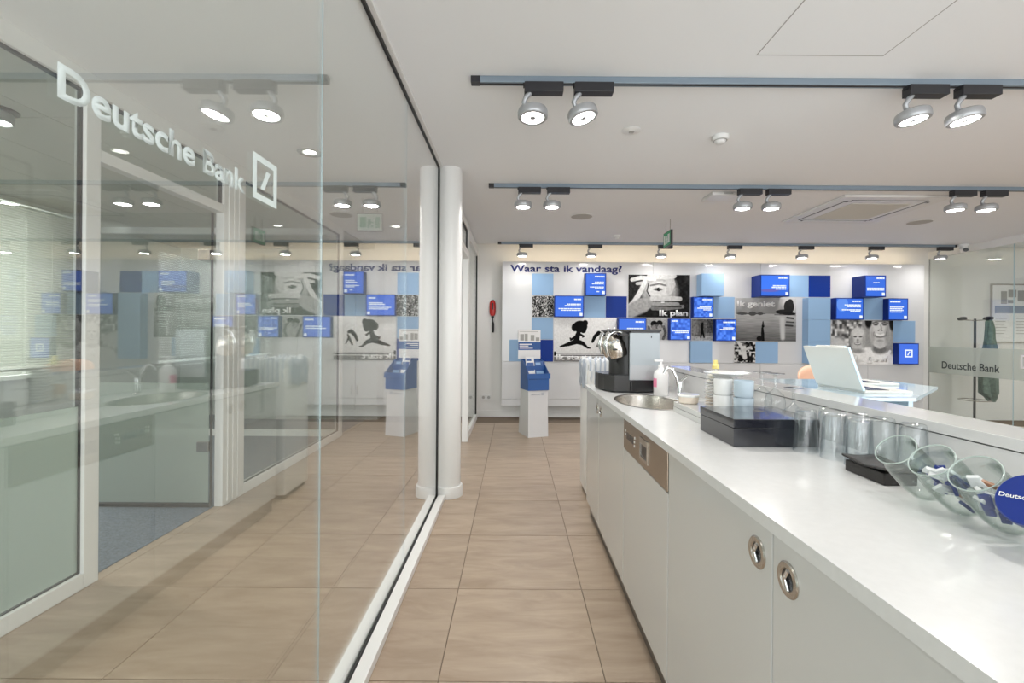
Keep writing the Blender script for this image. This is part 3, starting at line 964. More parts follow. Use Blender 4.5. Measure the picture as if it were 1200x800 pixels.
def screen(x0, x1, z0, z1, d, lines, label, kind=''):
    """box-shaped display with deep blue sides; lines = list of (u0, u1, v, h) white text bars"""
    yf = PY - d
    s = tag(empty('display_screen', ((x0 + x1) / 2, yf, z0)), label, 'screen', 'blue screens on the display wall')
    box_obj('casing', 'case_blue', (x0, x1, yf, PY - .001, z0, z1), s, 0.002)
    nx = int(60 * (x1 - x0) / .3)
    c = Canvas(nx, 60, (.22, .44, .90))
    if kind == 'pattern':
        c.noise(.12, (9, 9), None, 1.5)
    if kind == 'circle':
        c.ell(.22, .72, .22, .36, (.38, .58, .95), .06)
    if kind == 'shore':
        c.a = c.a * (1.0 + .12 * (c.v > .3)[..., None])
        c.ell(.3, .25, .35, .07, (.42, .40, .75), .6)
    if kind == 'plain':
        c.a[:] = (.28, .46, .92)
    c.sheet('picture', 'screen', x0 + .012, x1 - .012, z0 + .012, z1 - .012, yf - .0012, s)
    w, h = x1 - x0 - .024, z1 - z0 - .024
    mb = MB()
    rnd = random.Random(int(x0 * 1000))
    for (u0, u1, v, hh) in lines:
        u = u0
        while u < u1 - .01:               # words of uneven length
            du = min(rnd.uniform(.05, .14), u1 - u)
            mb.box(x0 + .012 + u * w, x0 + .012 + (u + du) * w, yf - .0024, yf - .0014,
                   z0 + .012 + v * h, z0 + .012 + (v + hh) * h)
            u += du + .012
    q = .14 * h
    if kind == 'plain':
        pass
    else:
        mb.box(x1 - .02 - q, x1 - .02, yf - .0024, yf - .0014, z0 + .02, z0 + .02 + q)
        mb.box(x1 - .02 - q, x1 - .02 - q * .3, yf - .0024, yf - .0014, z0 + .02 + q, z0 + .02 + q * 1.05)
    if kind != 'plain':
        mb.build('lettering', 'screen_white', s)['kind'] = 'stuff'
    else:
        sz = .40 * h
        logo_mesh(mb, ((x0 + x1) / 2 - sz / 2, yf - .0014, z0 + .36 * h + .0), (1, 0, 0), (0, 0, 1), sz, .001, .17)
        mb.build('emblem', 'screen_white', s)
    return s


R3 = [(.45, .95, .84, .07), (.45, .92, .58, .05), (.30, .92, .50, .05), (.20, .92, .34, .05), (.45, .92, .27, .05)]
screen(1.003, 1.299, 1.797, 2.113, .12, R3 + [(.55, .68, .12, .05)], 'square blue screen just under the question mark lettering')
screen(0.569, 0.992, 1.487, 1.797, .06, [(.68, .94, .82, .07), (.42, .92, .58, .06), (.34, .92, .50, .06), (.12, .92, .36, .05), (.22, .92, .28, .05)], 'wide blue screen beside the crowd photo')
screen(1.483, 1.887, 1.169, 1.478, .08, [(.62, .94, .82, .08), (.30, .92, .50, .06), (.15, .92, .40, .06)], 'wide blue screen partly hidden by the top of the coffee machine')
screen(2.546, 2.837, 1.490, 1.791, .10, [(.45, .95, .86, .07), (.30, .92, .50, .06), (.18, .90, .42, .06), (.50, .92, .34, .05)], 'blue patterned screen touching the hands photo board', 'pattern')
screen(2.213, 2.517, 1.168, 1.478, .11, [(.04, .36, .88, .07), (.05, .95, .40, .06), (.22, .92, .32, .06)], 'blue patterned screen below the hands photo board', 'pattern')
screen(2.868, 3.166, 1.160, 1.473, .10, [(.35, .96, .85, .07), (.35, .92, .58, .06), (.18, .88, .50, .06)], 'blue patterned screen beside the lake photo board', 'pattern')
screen(3.424, 3.832, 1.790, 2.092, .25, [(.62, .94, .84, .08), (.42, .90, .46, .06), (.38, .90, .38, .06), (.52, .90, .30, .06)], 'deep wide blue screen above the lake photo board', 'shore')
screen(4.883, 5.177, 1.792, 2.092, .25, [(.55, .95, .86, .08), (.38, .70, .66, .04), (.06, .94, .36, .06), (.06, .94, .28, .06)], 'deep square blue screen highest at the far end')
screen(4.574, 4.973, 1.477, 1.787, .11, [(.60, .93, .84, .07), (.30, .92, .66, .06), (.40, .92, .58, .06), (.20, .92, .42, .06), (.52, .92, .34, .06)], 'wide blue screen with a pale circle above the smiling man', 'circle')
screen(5.328, 5.614, 1.476, 1.787, .10, [(.06, .62, .84, .07), (.05, .80, .58, .05), (.05, .72, .50, .05), (.05, .78, .42, .05), (.05, .70, .34, .05)], 'square blue screen with a left-aligned text block near the end')
screen(5.478, 5.772, 0.846, 1.148, .10, [], 'blue screen showing only a white square emblem', 'plain')

# ================================================================== THE COUNTER
WT = 0.895                      # worktop height
WF = 0.49                       # worktop front
WB = 1.05                       # worktop back
CF = 0.506                      # cabinet fronts
YE = 3.22                       # far end

wt = tag(empty('worktop', (0.77, 1.3, WT - .026)), 'long glossy white worktop with a sink cut into it', 'worktop')
mb = MB()
SXC, SYC, SRX, SRY = 0.700, 2.415, 0.165, 0.270
outer = [(WF, -0.7), (WB, -0.7), (WB, YE), (WF, YE)]
N = 48
hole = [(SXC + SRX * math.cos(2 * PI * k / N), SYC + SRY * math.sin(2 * PI * k / N)) for k in range(N)]
for z in (WT, WT - .026):
    ov = [mb.bm.verts.new((x, y, z)) for x, y in outer]
    hv = [mb.bm.verts.new((x, y, z)) for x, y in hole]
    es = [mb.bm.edges.new((ov[i], ov[(i + 1) % 4])) for i in range(4)] + [mb.bm.edges.new((hv[i], hv[(i + 1) % N])) for i in range(N)]
    bmesh.ops.triangle_fill(mb.bm, use_beauty=True, use_dissolve=False, edges=es)
    if z == WT:
        o1, h1 = ov, hv
    else:
        for i in range(4):
            mb.bm.faces.new((o1[i], o1[(i + 1) % 4], ov[(i + 1) % 4], ov[i]))
        for i in range(N):
            mb.bm.faces.new((h1[i], h1[(i + 1) % N], hv[(i + 1) % N], hv[i]))
mb.build('slab', 'worktop', wt)

sk = tag(empty('sink', (SXC, SYC, WT - .15)), 'oval brushed steel sink set into the white worktop', 'sink')
mb = MB()
prof = [(1.03, .0015), (1.0, .003), (0.965, .001), (.95, -.012), (.92, -.09), (.80, -.128), (.45, -.138), (.10, -.142), (0, -.143)]
mb.lathe(prof, 48).xform(Matrix.Translation((SXC, SYC, WT)) @ Matrix.Diagonal((SRX, SRY, 1, 1)))
mb.build('basin', 'steel', sk, smooth=True)
MB().cyl((SXC, SYC, WT - .1435), (SXC, SYC, WT - .139), .035).build('drain', 'chrome', sk, smooth=True)
mb = MB()
for k in range(5):
    a = math.radians(-62 + 8 * k)
    px, py = SXC + SRX * .948 * math.cos(a), SYC + SRY * .948 * math.sin(a)
    mb.box(px - .005, px + .003, py - .005, py + .005, WT - .045, WT - .012)
mb.build('overflow_slot', 'black', sk)

# cabinet units below the worktop
plinth = tag(box_obj('plinth', 'plinth', (0.535, 0.56, -0.7, YE, 0, 0.093), origin=(.547, 1.2, 0)), 'dark steel kick plinth running under the white cabinets', 'plinth')


def cabinet(y0, y1, label, knob=None, pulls=None, drw=True):
    cbn = tag(empty('base_cabinet', (0.78, (y0 + y1) / 2, .093)), label, 'cabinet', 'white base cabinets under the worktop')
    mb = MB()
    mb.box(CF + .020, CF + .034, y0, y0 + .016, .093, WT - .030)
    mb.box(CF + .020, CF + .034, y1 - .016, y1, .093, WT - .030)
    mb.box(CF + .034, WB - .02, y0 + .001, y1 - .001, .093, WT - .18)
    mb.box(CF + .030, CF + .045, y0, y1, WT - .06, WT - .028)
    mb.build('carcass', 'cabinet', cbn)
    if pulls is None:
        d = box_obj('door', 'cabinet', (CF, CF + .019, y0 + .002, y1 - .002, .098, WT - .034), cbn, 0.0025)
        if knob is not None:
            zc = 0.795
            rt = Matrix.Translation((CF, knob, zc)) @ Matrix.Rotation(-PI / 2, 4, 'Y')
            MB().lathe([(.019, .0015), (.021, .004), (.030, .004), (.0325, .0015), (.0325, -.002)], 40, rt).build('pull_ring', 'steel', d, smooth=True)
            MB().lathe([(0, .0006), (.0195, .0012)], 32, rt).build('pull_recess', 'black_gloss', d)
            MB().tube([(CF - .003, knob - .004, zc + .018), (CF - .0045, knob + .005, zc), (CF - .003, knob - .004, zc - .018)], .0045).build('pull_tongue', 'chrome', d, smooth=True)
    return cbn


cabinet(-0.70, 0.300, 'white base cabinet closest to the viewer, before the ring-pull doors', drw=False)
cabinet(0.300, 0.902, 'white base cabinet nearest the camera with a steel ring pull', knob=0.849)
cabinet(0.902, 1.512, 'white base cabinet beside the dishwasher with a steel ring pull', knob=0.957)
cabinet(2.129, 2.755, 'white sink cabinet between the dishwasher and the narrow end cabinet', knob=2.700)
cabinet(2.755, 3.218, 'narrow white end cabinet under the coffee machine', knob=2.810)

dwm = tag(empty('dishwasher', (0.78, 1.82, .093)), 'built-in dishwasher with brushed steel control strip and white door', 'dishwasher')
box_obj('door', 'cabinet', (CF, CF + .019, 1.516, 2.125, .098, .722), dwm, 0.0025)
box_obj('tub', 'black_satin', (CF + .02, WB - .03, 1.516, 2.125, .098, .70), dwm)
cp = box_obj('control_strip', 'steel_floor_reflect', (CF - .002, CF + .03, 1.518, 2.124, .726, .862), dwm, 0.003)
MB().ring_prism([(CF - .0025, 1.735, .752), (CF - .0025, 1.845, .752), (CF - .0025, 1.845, .838), (CF - .0025, 1.735, .838)],
                [(CF - .0025, 1.745, .765), (CF - .0025, 1.835, .765), (CF - .0025, 1.835, .815), (CF - .0025, 1.745, .815)], (-.004, 0, 0)).build('grip_frame', 'steel', cp)
box_obj('grip_recess', 'black_gloss', (CF - .0032, CF - .002, 1.745, 1.835, .765, .815), cp)
for k, (yy, zz) in enumerate(((2.085, .812), (2.085, .795), (1.93, .795), (1.93, .778), (1.925, .812))):
    MB().cyl((CF - .004, yy, zz), (CF - .001, yy, zz), .0055, seg=14).build('button', 'white_plastic', cp)
for yy in (2.05, 2.01, 1.97):
    box_obj('display_window', 'black_gloss', (CF - .003, CF - .001, yy - .014, yy + .014, .780, .808), cp)

# raised bar behind the worktop
bar = tag(empty('raised_bar', (1.12, 1.2, 0)), 'raised white bar ledge running behind the worktop', 'bar counter')
box_obj('upstand', 'worktop_edge', (WB + .002, WB + .022, -0.7, 3.14, WT - .03, 1.002), bar)
box_obj('body', 'cabinet', (WB + .024, 1.17, -0.7, 3.14, 0, 1.002), bar)
box_obj('bar_top', 'worktop_edge', (WB - .001, 1.20, -0.7, 3.16, 1.005, 1.031), bar, 0.0015)

# ------------------------------------------------------------------ things on the worktop
# coffee machine, its front towards the walkway
cm = tag(empty('coffee_machine', (0.72, 2.90, WT)), 'black and chrome coffee machine with grey water tank on the worktop end', 'coffee machine')
z0 = WT + .001
mb = MB()
poly = [(0.600, 2.762), (0.690, 2.752), (0.690, 3.075), (0.560, 3.075), (0.535, 3.05), (0.524, 3.00), (0.530, 2.92), (0.552, 2.84)]
mb.prism([(x, y, z0 + .008) for x, y in poly], (0, 0, .092))
mb.build('drip_tray', 'black_satin', cm)
mb = MB()
mb.prism([(x * .97 + .018, y * .985 + .045, z0 + .1005) for x, y in poly], (0, 0, .004))
mb.build('drip_grid', 'black_gloss', cm)
mb = MB()
mb.cyl((.60, 2.95, z0), (.60, 2.95, z0 + .008), .04)
mb.cyl((.78, 2.90, z0), (.78, 2.90, z0 + .008), .08)
mb.build('foot', 'black', cm)
box_obj('body', 'black_gloss', (.692, .862, 2.745, 3.075, z0 + .006, z0 + .372), cm, 0.006)
MB().lathe([(.115, 0), (.115, .24)], 32, Matrix.Translation((.715, 2.925, z0 + .1))).build('back_drum', 'black_satin', cm, smooth=True)
box_obj('top_cover', 'black_gloss', (.575, .872, 2.74, 3.08, z0 + .366, z0 + .378), cm, 0.004)
tk = box_obj('water_tank', 'machine_grey', (.682, .858, 2.732, 2.746, z0 + .078, z0 + .357), cm, 0.002)
box_obj('tank_lower_tint', 'lamp_grey', (.684, .856, 2.7305, 2.732, z0 + .080, z0 + .165), tk)
box_obj('tank_mark', 'black', (.806, .811, 2.7305, 2.732, z0 + .328, z0 + .342), tk)
for yy in (2.83, 3.02):
    rt = Matrix.Translation((.625, yy, z0 + .265)) @ Matrix.Rotation(math.radians(-18), 4, 'Y')
    h = MB().lathe([(0, .085), (.030, .082), (.050, .062), (.057, .02), (.057, -.03), (.050, -.055), (.034, -.062), (0, -.062)], 32, rt).build('brew_head', 'champagne', cm, smooth=True)
    mbh = MB()
    mbh.tube([(.655, yy, z0 + .36), (.615, yy, z0 + .372), (.575, yy, z0 + .345), (.560, yy, z0 + .28), (.575, yy, z0 + .215)], [.012, .017, .019, .018, .010], 12)
    mbh.build('brew_lever', 'chrome', h, smooth=True)
    mbh = MB()
    for s in (-1, 1):
        mbh.cyl((.622 + .0, yy + s * .014, z0 + .205), (.622, yy + s * .014, z0 + .178), .009, .006, 12)
    mbh.build('spout', 'black_gloss', h, smooth=True)
    mbh = MB()
    for s in (-1, 0, 1):
        mbh.lathe([(.008, 0), (.008, .003), (0, .004)], 12, Matrix.Translation((.585, yy - .052 + .002 * s, z0 + .305 - .0 * s)) @ Matrix.Translation((.02 * s + .012, 0, .006 * s)) @ Matrix.Rotation(PI / 2, 4, 'X'))
    mbh.build('button', 'machine_grey', h)
    MB().box(.590, .618, yy - .060, yy - .054, z0 + .252, z0 + .262).build('indicator', 'black', h)

# tall white waste bin beyond the counter end, a clear plastic liner folded over its rim
bn = tag(empty('waste_bin', (.74, 3.61, 0)), 'tall white waste bin with a pale plastic liner beyond the counter end', 'waste bin')
box_obj('body', 'white_frame', (.545, .935, 3.42, 3.81, .03, .985), bn, .02, smooth=True)
box_obj('foot', 'black', (.565, .915, 3.44, 3.79, 0, .03), bn)
mb = MB()
rings = []
rq = random.Random(5)
NS = 96
nz = [rq.uniform(-1, 1) for _ in range(NS)]
for (z, off) in ((.835, .004), (.86, .010), (.92, .012), (.97, .014), (1.02, .016), (1.045, .008), (1.052, -.012), (1.03, -.026), (.99, -.03)):
    ring = []
    for i in range(NS):
        a = 2 * PI * i / NS
        ca, sa = math.cos(a), math.sin(a)
        r = 1.0 / (abs(ca) ** 5 + abs(sa) ** 5) ** .2
        w = off + .006 * nz[i] + .004 * math.sin(i * 1.9 + z * 40)
        dz = (.014 * nz[(i * 3) % NS] if z < .85 or z > 1.03 else .003 * nz[(i * 5) % NS])
        ring.append(mb.bm.verts.new((.74 + (.197 + w) * r * ca, 3.615 + (.197 + w) * r * sa, z + dz)))
    rings.append(ring)
for a, b in zip(rings, rings[1:]):
    for i in range(NS):
        mb.bm.faces.new((a[i], a[(i + 1) % NS], b[(i + 1) % NS], b[i]))
mb.build('liner', 'towel', bn, smooth=True)

# soap dispenser
sd = tag(empty('soap_dispenser', (.842, 2.655, WT)), 'white pump bottle with pink label beside the tap', 'soap bottle')
MB().lathe([(0, .001), (.038, .001), (.041, .006), (.041, .120), (.036, .138), (.018, .152), (.015, .158), (0, .158)], 32, Matrix.Translation((.842, 2.655, WT))).build('bottle', 'soap', sd, smooth=True)
mb = MB()
mb.cyl((.842, 2.655, WT + .158), (.842, 2.655, WT + .178), .015, seg=20).cyl((.842, 2.655, WT + .178), (.842, 2.655, WT + .196), .006, seg=12)
mb.box(.802, .852, 2.647, 2.663, WT + .194, WT + .205, bev=.003)
mb.build('pump', 'soap', sd, smooth=True)
mb = MB()
pr = [(-.0415 * math.cos(a), -.0415 * math.sin(a)) for a in [math.radians(d) for d in range(-60, 41, 10)]]
for (a, b) in zip(pr, pr[1:]):
    mb.bm.faces.new([mb.bm.verts.new((.842 + p[0], 2.655 + p[1], z)) for p, z in ((a, WT + .05), (b, WT + .05), (b, WT + .10), (a, WT + .10))])
mb.build('label', 'pink', sd, smooth=True)

# mixer tap
tp = tag(empty('mixer_tap', (.905, 2.52, WT)), 'chrome mixer tap at the back of the oval sink', 'tap')
MB().lathe([(0, 0), (.025, 0), (.025, .005), (.018, .012), (.017, .085), (.015, .095), (0, .098)], 28, Matrix.Translation((.905, 2.52, WT))).build('tap_body', 'chrome', tp, smooth=True)
MB().tube([(.900, 2.522, WT + .05), (.886, 2.526, WT + .115), (.868, 2.53, WT + .158), (.850, 2.535, WT + .168), (.832, 2.54, WT + .158), (.824, 2.543, WT + .135)], [.010, .010, .0095, .009, .009, .0085], 14).build('spout', 'chrome', tp, smooth=True)
MB().tube([(.905, 2.52, WT + .092), (.918, 2.505, WT + .112), (.940, 2.485, WT + .135)], [.010, .007, .005], 12).build('lever', 'chrome', tp, smooth=True)

# white serving tray with crockery
tx0, tx1, ty0, ty1 = .728, 1.03, 1.706, 2.115
tr = tag(empty('serving_tray', ((tx0 + tx1) / 2, (ty0 + ty1) / 2, WT)), 'low white two-tier serving block between the sink and black box', 'tray')
box_obj('lower_tier', 'cabinet', (tx0, tx1, ty0, ty1, WT + .0005, WT + .022), tr, .002)
box_obj('upper_tier', 'cabinet', (tx0 + .001, tx1, ty0, ty1 - .002, WT + .0235, WT + .045), tr, .002)
TZ = WT + .0455

tin = tag(empty('lidded_tub', (.775, 2.055, TZ)), 'small beige tub with a white lid on the serving block', 'tub')
MB().lathe([(0, 0), (.036, 0), (.040, .004), (.042, .030), (0, .030)], 32, Matrix.Translation((.775, 2.055, TZ))).build('bowl', 'label_cream', tin, smooth=True)
MB().lathe([(.0, .0305), (.046, .0305), (.047, .036), (.044, .041), (0, .042)], 32, Matrix.Translation((.775, 2.055, TZ))).build('lid', 'porcelain', tin, smooth=True)

# saucers in a stack
sme_ = MB().lathe([(0, .003), (.026, .0), (.030, .0), (.032, .003), (.052, .009), (.063, .0135), (.064, .0155), (.051, .0115), (.030, .006), (0, .006)], 36).mesh('saucer', 'porcelain', True)
SAX, SAY = .864, 1.932
for k in range(11):
    s = link('saucer', sme_, None, (SAX + random.uniform(-.0025, .0025), SAY + random.uniform(-.0025, .0025), TZ + .0122 * k))
    tag(s, 'white saucer, %s of the tall saucer stack on the serving block' % ('lowest', 'second from the bottom', 'third from the bottom', 'fourth from the bottom', 'fifth from the bottom',
            'middle one', 'fifth from the top', 'fourth from the top', 'third from the top', 'second from the top', 'topmost')[k], 'saucer', 'saucers stacked on the serving block')
# espresso cups, two stacks of two
def cup(x, y, z, mat, label):
    c_ = tag(empty('coffee_cup', (x, y, z), 0.9, label, 'cup', 'cups stacked on the serving block'))
    MB().lathe([(0, 0), (.027, 0), (.030, .002), (.034, .010), (.0355, .054), (.034, .054), (.032, .012), (.024, .006), (0, .005)], 32).build('bowl', mat, c_, smooth=True, local=True)
    MB().tube([(.035, 0, .044), (.047, 0, .044), (.051, 0, .033), (.047, 0, .022), (.0345, 0, .018)], .0042, 8).build('handle', mat, c_, smooth=True, local=True)
    c_.scale = (1.0, 1.0, 1.24)
    return c_


cup(.827, 1.832, TZ, 'porcelain', 'white cup at the bottom beside the saucer stack')
cup(.827, 1.832, TZ + .0645, 'porcelain', 'upper white cup beside the saucer stack under the plate')
cup(.872, 1.757, TZ, 'cup_reflect', 'lower white cup with a painted cool reflection behind the black box')
cup(.872, 1.757, TZ + .0645, 'cup_reflect', 'upper white cup with a painted cool reflection behind the black box')
pl = tag(MB().lathe([(0, .004), (.05, 0), (.055, 0), (.060, .004), (.088, .011), (.089, .014), (.058, .008), (0, .007)], 40).build('plate', 'porcelain', smooth=True, local=True), 'wide white plate lying on top of the stacked crockery', 'plate')
pl.location = (.866, 1.885, TZ + .1385)

# syrup bottle
sb = tag(empty('syrup_bottle', (.893, 2.052, TZ)), 'clear syrup bottle with yellow cap and pale label behind the saucers', 'bottle')
T_ = Matrix.Translation((.893, 2.052, TZ)) @ Matrix.Diagonal((.98, .98, 1.2, 1))
MB().lathe([(0, 0), (.034, 0), (.038, .004), (.038, .060), (.030, .085), (.014, .105), (.0125, .128), (0, .128)], 32, T_).build('bottle', 'jarglass', sb, smooth=True)
MB().lathe([(0, .003), (.031, .003), (.035, .007), (.035, .045), (0, .045)], 28, T_).build('syrup', 'label_cream', sb, smooth=True)
MB().lathe([(.0384, .018), (.0384, .052)], 32, T_).build('label', 'honey', sb, smooth=True)
MB().lathe([(0, .128), (.015, .128), (.015, .142), (.010, .146), (.0085, .160), (0, .161)], 24, T_).build('cap', 'yellow', sb, smooth=True)

# black tea box
bx = tag(empty('tea_box', (.818, 1.57, WT)), 'black lacquered lidded box on the worktop beside the tumblers', 'box')
box_obj('base', 'blackbox', (.685, .952, 1.44, 1.70, WT + .0005, WT + .058), bx, .0015)
ld = box_obj('lid', 'blackbox', (.684, .953, 1.439, 1.701, WT + .0595, WT + .0875), bx, .0015)
MB().lathe([(0, .0002), (.018, .0003)], 20, Matrix.Translation((.845, 1.60, WT + .0878))).build('finger_mark', 'leather', ld)

# upturned tumblers
gme = MB().lathe([(.0335, 0), (.0345, .001), (.031, .06), (.0285, .118), (.026, .126), (.020, .129), (0, .130),
                  (0, .121), (.022, .119), (.0265, .112), (.029, .06), (.0325, .001), (.0335, 0)], 36).mesh('tumbler', 'tumbler', True)
gpos = [(.880, 1.395), (.912, 1.318), (.955, 1.400), (.985, 1.330), (.925, 1.238), (.998, 1.252), (1.010, 1.170), (.945, 1.165 + .0)]
gl_lab = ['upturned clear tumbler touching the black box', 'upturned clear tumbler second in the front row from the black box', 'upturned clear tumbler behind the one touching the black box',
          'upturned clear tumbler in the middle of the back row', 'upturned clear tumbler nearest the dark napkin holder', 'upturned clear tumbler in the back row by the bar ledge',
          'upturned clear tumbler at the far end of the back row by the jars', 'upturned clear tumbler between napkin holder and bar ledge']
for (x, y), lb in zip(gpos[:7], gl_lab):
    tag(link('tumbler', gme, None, (x, y, WT + .0005)), lb, 'glass', 'upturned tumblers on the worktop')
# wine glasses standing upside down behind the black box
wme = MB().lathe([(.030, 0), (.034, .03), (.036, .055), (.030, .082), (.012, .098), (.005, .106), (.004, .150), (.010, .156), (.032, .160), (.032, .162), (0, .163)], 28).mesh('stem_glass', 'tumbler', True)
for (x, y), lb in zip(((.965, 1.80), (1.000, 1.655), (.975, 1.728)), ('upturned stem glass next to the white cups with a painted cool reflection', 'upturned stem glass squeezed behind the black box corner', 'upturned stem glass in the middle behind the black box')):
    tag(link('stem_glass', wme, None, (x, y, TZ if y > 1.70 else WT + .0005)), lb, 'glass', 'upturned stem glasses behind the black box')

# napkin holder with a wavy lid
nk = tag(empty('napkin_holder', (.89, 1.155, WT)), 'small dark leather napkin holder with wavy lid beside the jars', 'box')
box_obj('tray', 'leather', (.862, .940, 1.075, 1.203, WT + .0005, WT + .029), nk, .003)
mb = MB()
g = []
for i in range(13):
    row = []
    for j in range(9):
        u, v = i / 12, j / 8
        z = WT + .0375 + .0035 * math.cos(2 * PI * v) * (0.4 + .6 * (1 - u)) + .0012 * math.cos(PI * u * 2)
        row.append(mb.bm.verts.new((.857 + .088 * u, 1.070 + .138 * v, z)))
    g.append(row)
for i in range(12):
    for j in range(8):
        mb.bm.faces.new((g[i][j], g[i + 1][j], g[i + 1][j + 1], g[i][j + 1]))
lid = mb.build('lid', 'leather', nk, smooth=True)
so = lid.modifiers.new('thick', 'SOLIDIFY')
so.thickness = .005
so.offset = -1

# candy jars leaning towards the walkway, filled with wrapped sweets
jprof = [(0, -.075), (.020, -.0745), (.029, -.069), (.037, -.050), (.0398, -.024), (.0398, .014), (.0385, .034), (.0362, .046), (.0362, .052), (.0385, .056), (.0385, .060),
         (.0355, .060), (.0332, .052), (.0335, .046), (.0358, .033), (.0373, .014), (.0373, -.024), (.0346, -.048), (.027, -.066), (.018, -.071), (0, -.0715)]


def jar_frame(ax):
    ax = Vector(ax).normalized()
    rot = Vector((0, 0, 1)).rotation_difference(ax).to_matrix().to_4x4()
    low = min((rot @ Vector((r * math.cos(t), r * math.sin(t), z))).z for r, z in jprof for t in [2 * PI * k / 40 for k in range(40)])
    return ax, rot, -low


JF = [jar_frame((-.70, -.12, .70))] * 3 + [jar_frame((-.82, -.16, .53))]
RIM = [(.800, .968), (.800, .885), (.801, .802), (.803, .714)]
jlab = ['empty leaning glass jar next to the dark napkin holder', 'leaning glass jar of sweets second from the napkin holder',
        'leaning glass jar of sweets beside the blue-lidded jar', 'leaning glass jar of sweets closed by a round blue lid']
sweet = {}
for m_ in ('candy_blue', 'candy_white', 'candy_brown'):
    sweet[m_] = MB().box(-.019, .019, -.009, .009, -.0035, .0035, bev=.0015).mesh('wrapped_sweet', m_)
for k, ((rx_, ry_), lb) in enumerate(zip(RIM, jlab)):
    jar_ax, jrot, jh = JF[k]
    jx, jy = rx_ - jar_ax.x * .058, ry_ - jar_ax.y * .058
    jz = WT + jh + .0005
    j = tag(empty('candy_jar', (jx, jy, WT)), lb, 'jar', 'leaning glass jars on the worktop')
    b_ = MB().lathe(jprof, 40, jrot).build('jar_body', 'jarglass', j, smooth=True, local=True); b_.location = (0, 0, jh + .0005)
    r_ = MB().lathe([(.0378 + .0013 * math.cos(a), .0600 + .0013 * math.sin(a)) for a in [2 * PI * q / 10 for q in range(11)]], 40, jrot).build('jar_rim', 'jarrim', j, smooth=True, local=True)
    r_.location = (0, 0, jh + .0005)
    if k == 3:
        L = MB().lathe([(0, .070), (.040, .070), (.042, .068), (.042, .056), (.0402, .0565), (.0402, .064), (0, .064)], 40, jrot).build('lid', 'candy_blue', j, smooth=True, local=True)
        L.location = (0, 0, jh + .0005)
        e1 = Vector((.41, -.91, 0)).normalized()
        e1 = (e1 - jar_ax * e1.dot(jar_ax)).normalized()
        e2 = jar_ax.cross(e1)
        text_obj('lettering', 'Deutsche Bank', 'letter_white', L, jar_ax * .0705 - e1 * .036 - e2 * .003, e1, e2, width=.072, cap=.0075, bold=.01, depth=.0004, local=True)
    n = (0, 27, 25, 22)[k]
    rnd = random.Random(20 + k)
    e1 = jrot @ Vector((1, 0, 0)); e2 = jrot @ Vector((0, 1, 0))
    for q in range(n):
        for _try in range(200):
            ra, th = .024 * math.sqrt(rnd.random()), rnd.uniform(0, 2 * PI)
            p = e1 * ra * math.cos(th) + e2 * ra * math.sin(th) + jar_ax * rnd.uniform(-.056, .026)
            if p.z < .022 - .25 * p.x:
                break
        mt_ = ('candy_blue', 'candy_white', 'candy_white', 'candy_blue', 'candy_brown' if q == 4 else 'candy_white')[q % 5]
        s = link('wrapped_sweet', sweet[mt_], None, Vector((jx, jy, jz)) + p)
        s.rotation_euler = (rnd.uniform(-.9, .9), rnd.uniform(.2, 1.2), rnd.uniform(-.5, .5))
        s.scale = (rnd.uniform(.55, .80), rnd.uniform(.6, 1.0), .9)
        col = {'candy_blue': 'blue', 'candy_white': 'white', 'candy_brown': 'copper'}[mt_]
        tag(s, '%s wrapped sweet inside the %s' % (col, ('', 'second glass jar from the napkin holder', 'glass jar beside the blue-lidded jar', 'jar with the blue lid')[k]),
            'sweet', 'sweets in the %s' % ('', 'second jar', 'third jar', 'blue-lidded jar')[k])

# ------------------------------------------------------------------ desk side of the bar: pale blue glass stand, laptops, chair
gs = tag(empty('glass_stand', (1.47, 2.05, 0.74)), 'pale blue glass stand carrying the laptops behind the bar', 'stand')
MB().prism([(1.255, 1.84, .985), (1.60, 1.84, .985), (2.06, 2.25, .985), (2.06, 2.62, .985), (1.255, 2.62, .985)], (0, 0, .014)).build('stand_top', 'blue_glass', gs)
box_obj('stand_side', 'blue_glass', (1.255, 1.275, 1.84, 2.50, .745, .985), gs, .002)
box_obj('stand_side', 'blue_glass', (1.62, 1.64, 1.90, 2.50, .745, .985), gs, .002)
dk = tag(empty('desk', (1.7, 2.1, 0)), 'white desk top hidden low behind the raised bar', 'desk')
box_obj('desk_top', 'cabinet', (1.215, 2.2, 0.6, 2.9, .715, .742), dk, .002)
for (x, y) in ((1.25, .65), (2.12, .65), (1.25, 2.8), (2.12, 2.8)):
    box_obj('leg', 'steel', (x, x + .04, y, y + .04, 0, .715), dk)


def laptop(x, y0, y1, z, label):
    lp = tag(empty('laptop', (x, (y0 + y1) / 2, z)), label, 'laptop', 'open laptops on the glass stand')
    box_obj('keyboard_base', 'laptop', (x, x + .205, y0, y1, z, z + .012), lp, .003)
    box_obj('keys', 'laptop_dark', (x + .03, x + .12, y0 + .02, y1 - .02, z + .012, z + .0135), lp)
    tl = math.radians(20)
    rot = Matrix.Translation((x, 0, z + .013)) @ Matrix.Rotation(-tl, 4, 'Y')
    L = MB().box(-.008, 0, y0, y1, 0, .195, bev=.003).xform(rot).build('screen_lid', 'laptop', lp)
    MB().box(.0004, .0012, y0 + .012, y1 - .012, .012, .185).xform(rot).build('display', 'laptop_dark', L)
    MB().box(-.009, .001, y0 - .003, y0 + .0, 0, .195).xform(rot).build('lid_edge', 'blue_glass', L)
    return lp


laptop(1.49, 1.965, 2.27, .9995, 'open pale laptop nearest the camera, its lid towards the worktop')
laptop(1.70, 2.285, 2.50, .9995, 'second open laptop just behind the nearer pale laptop')

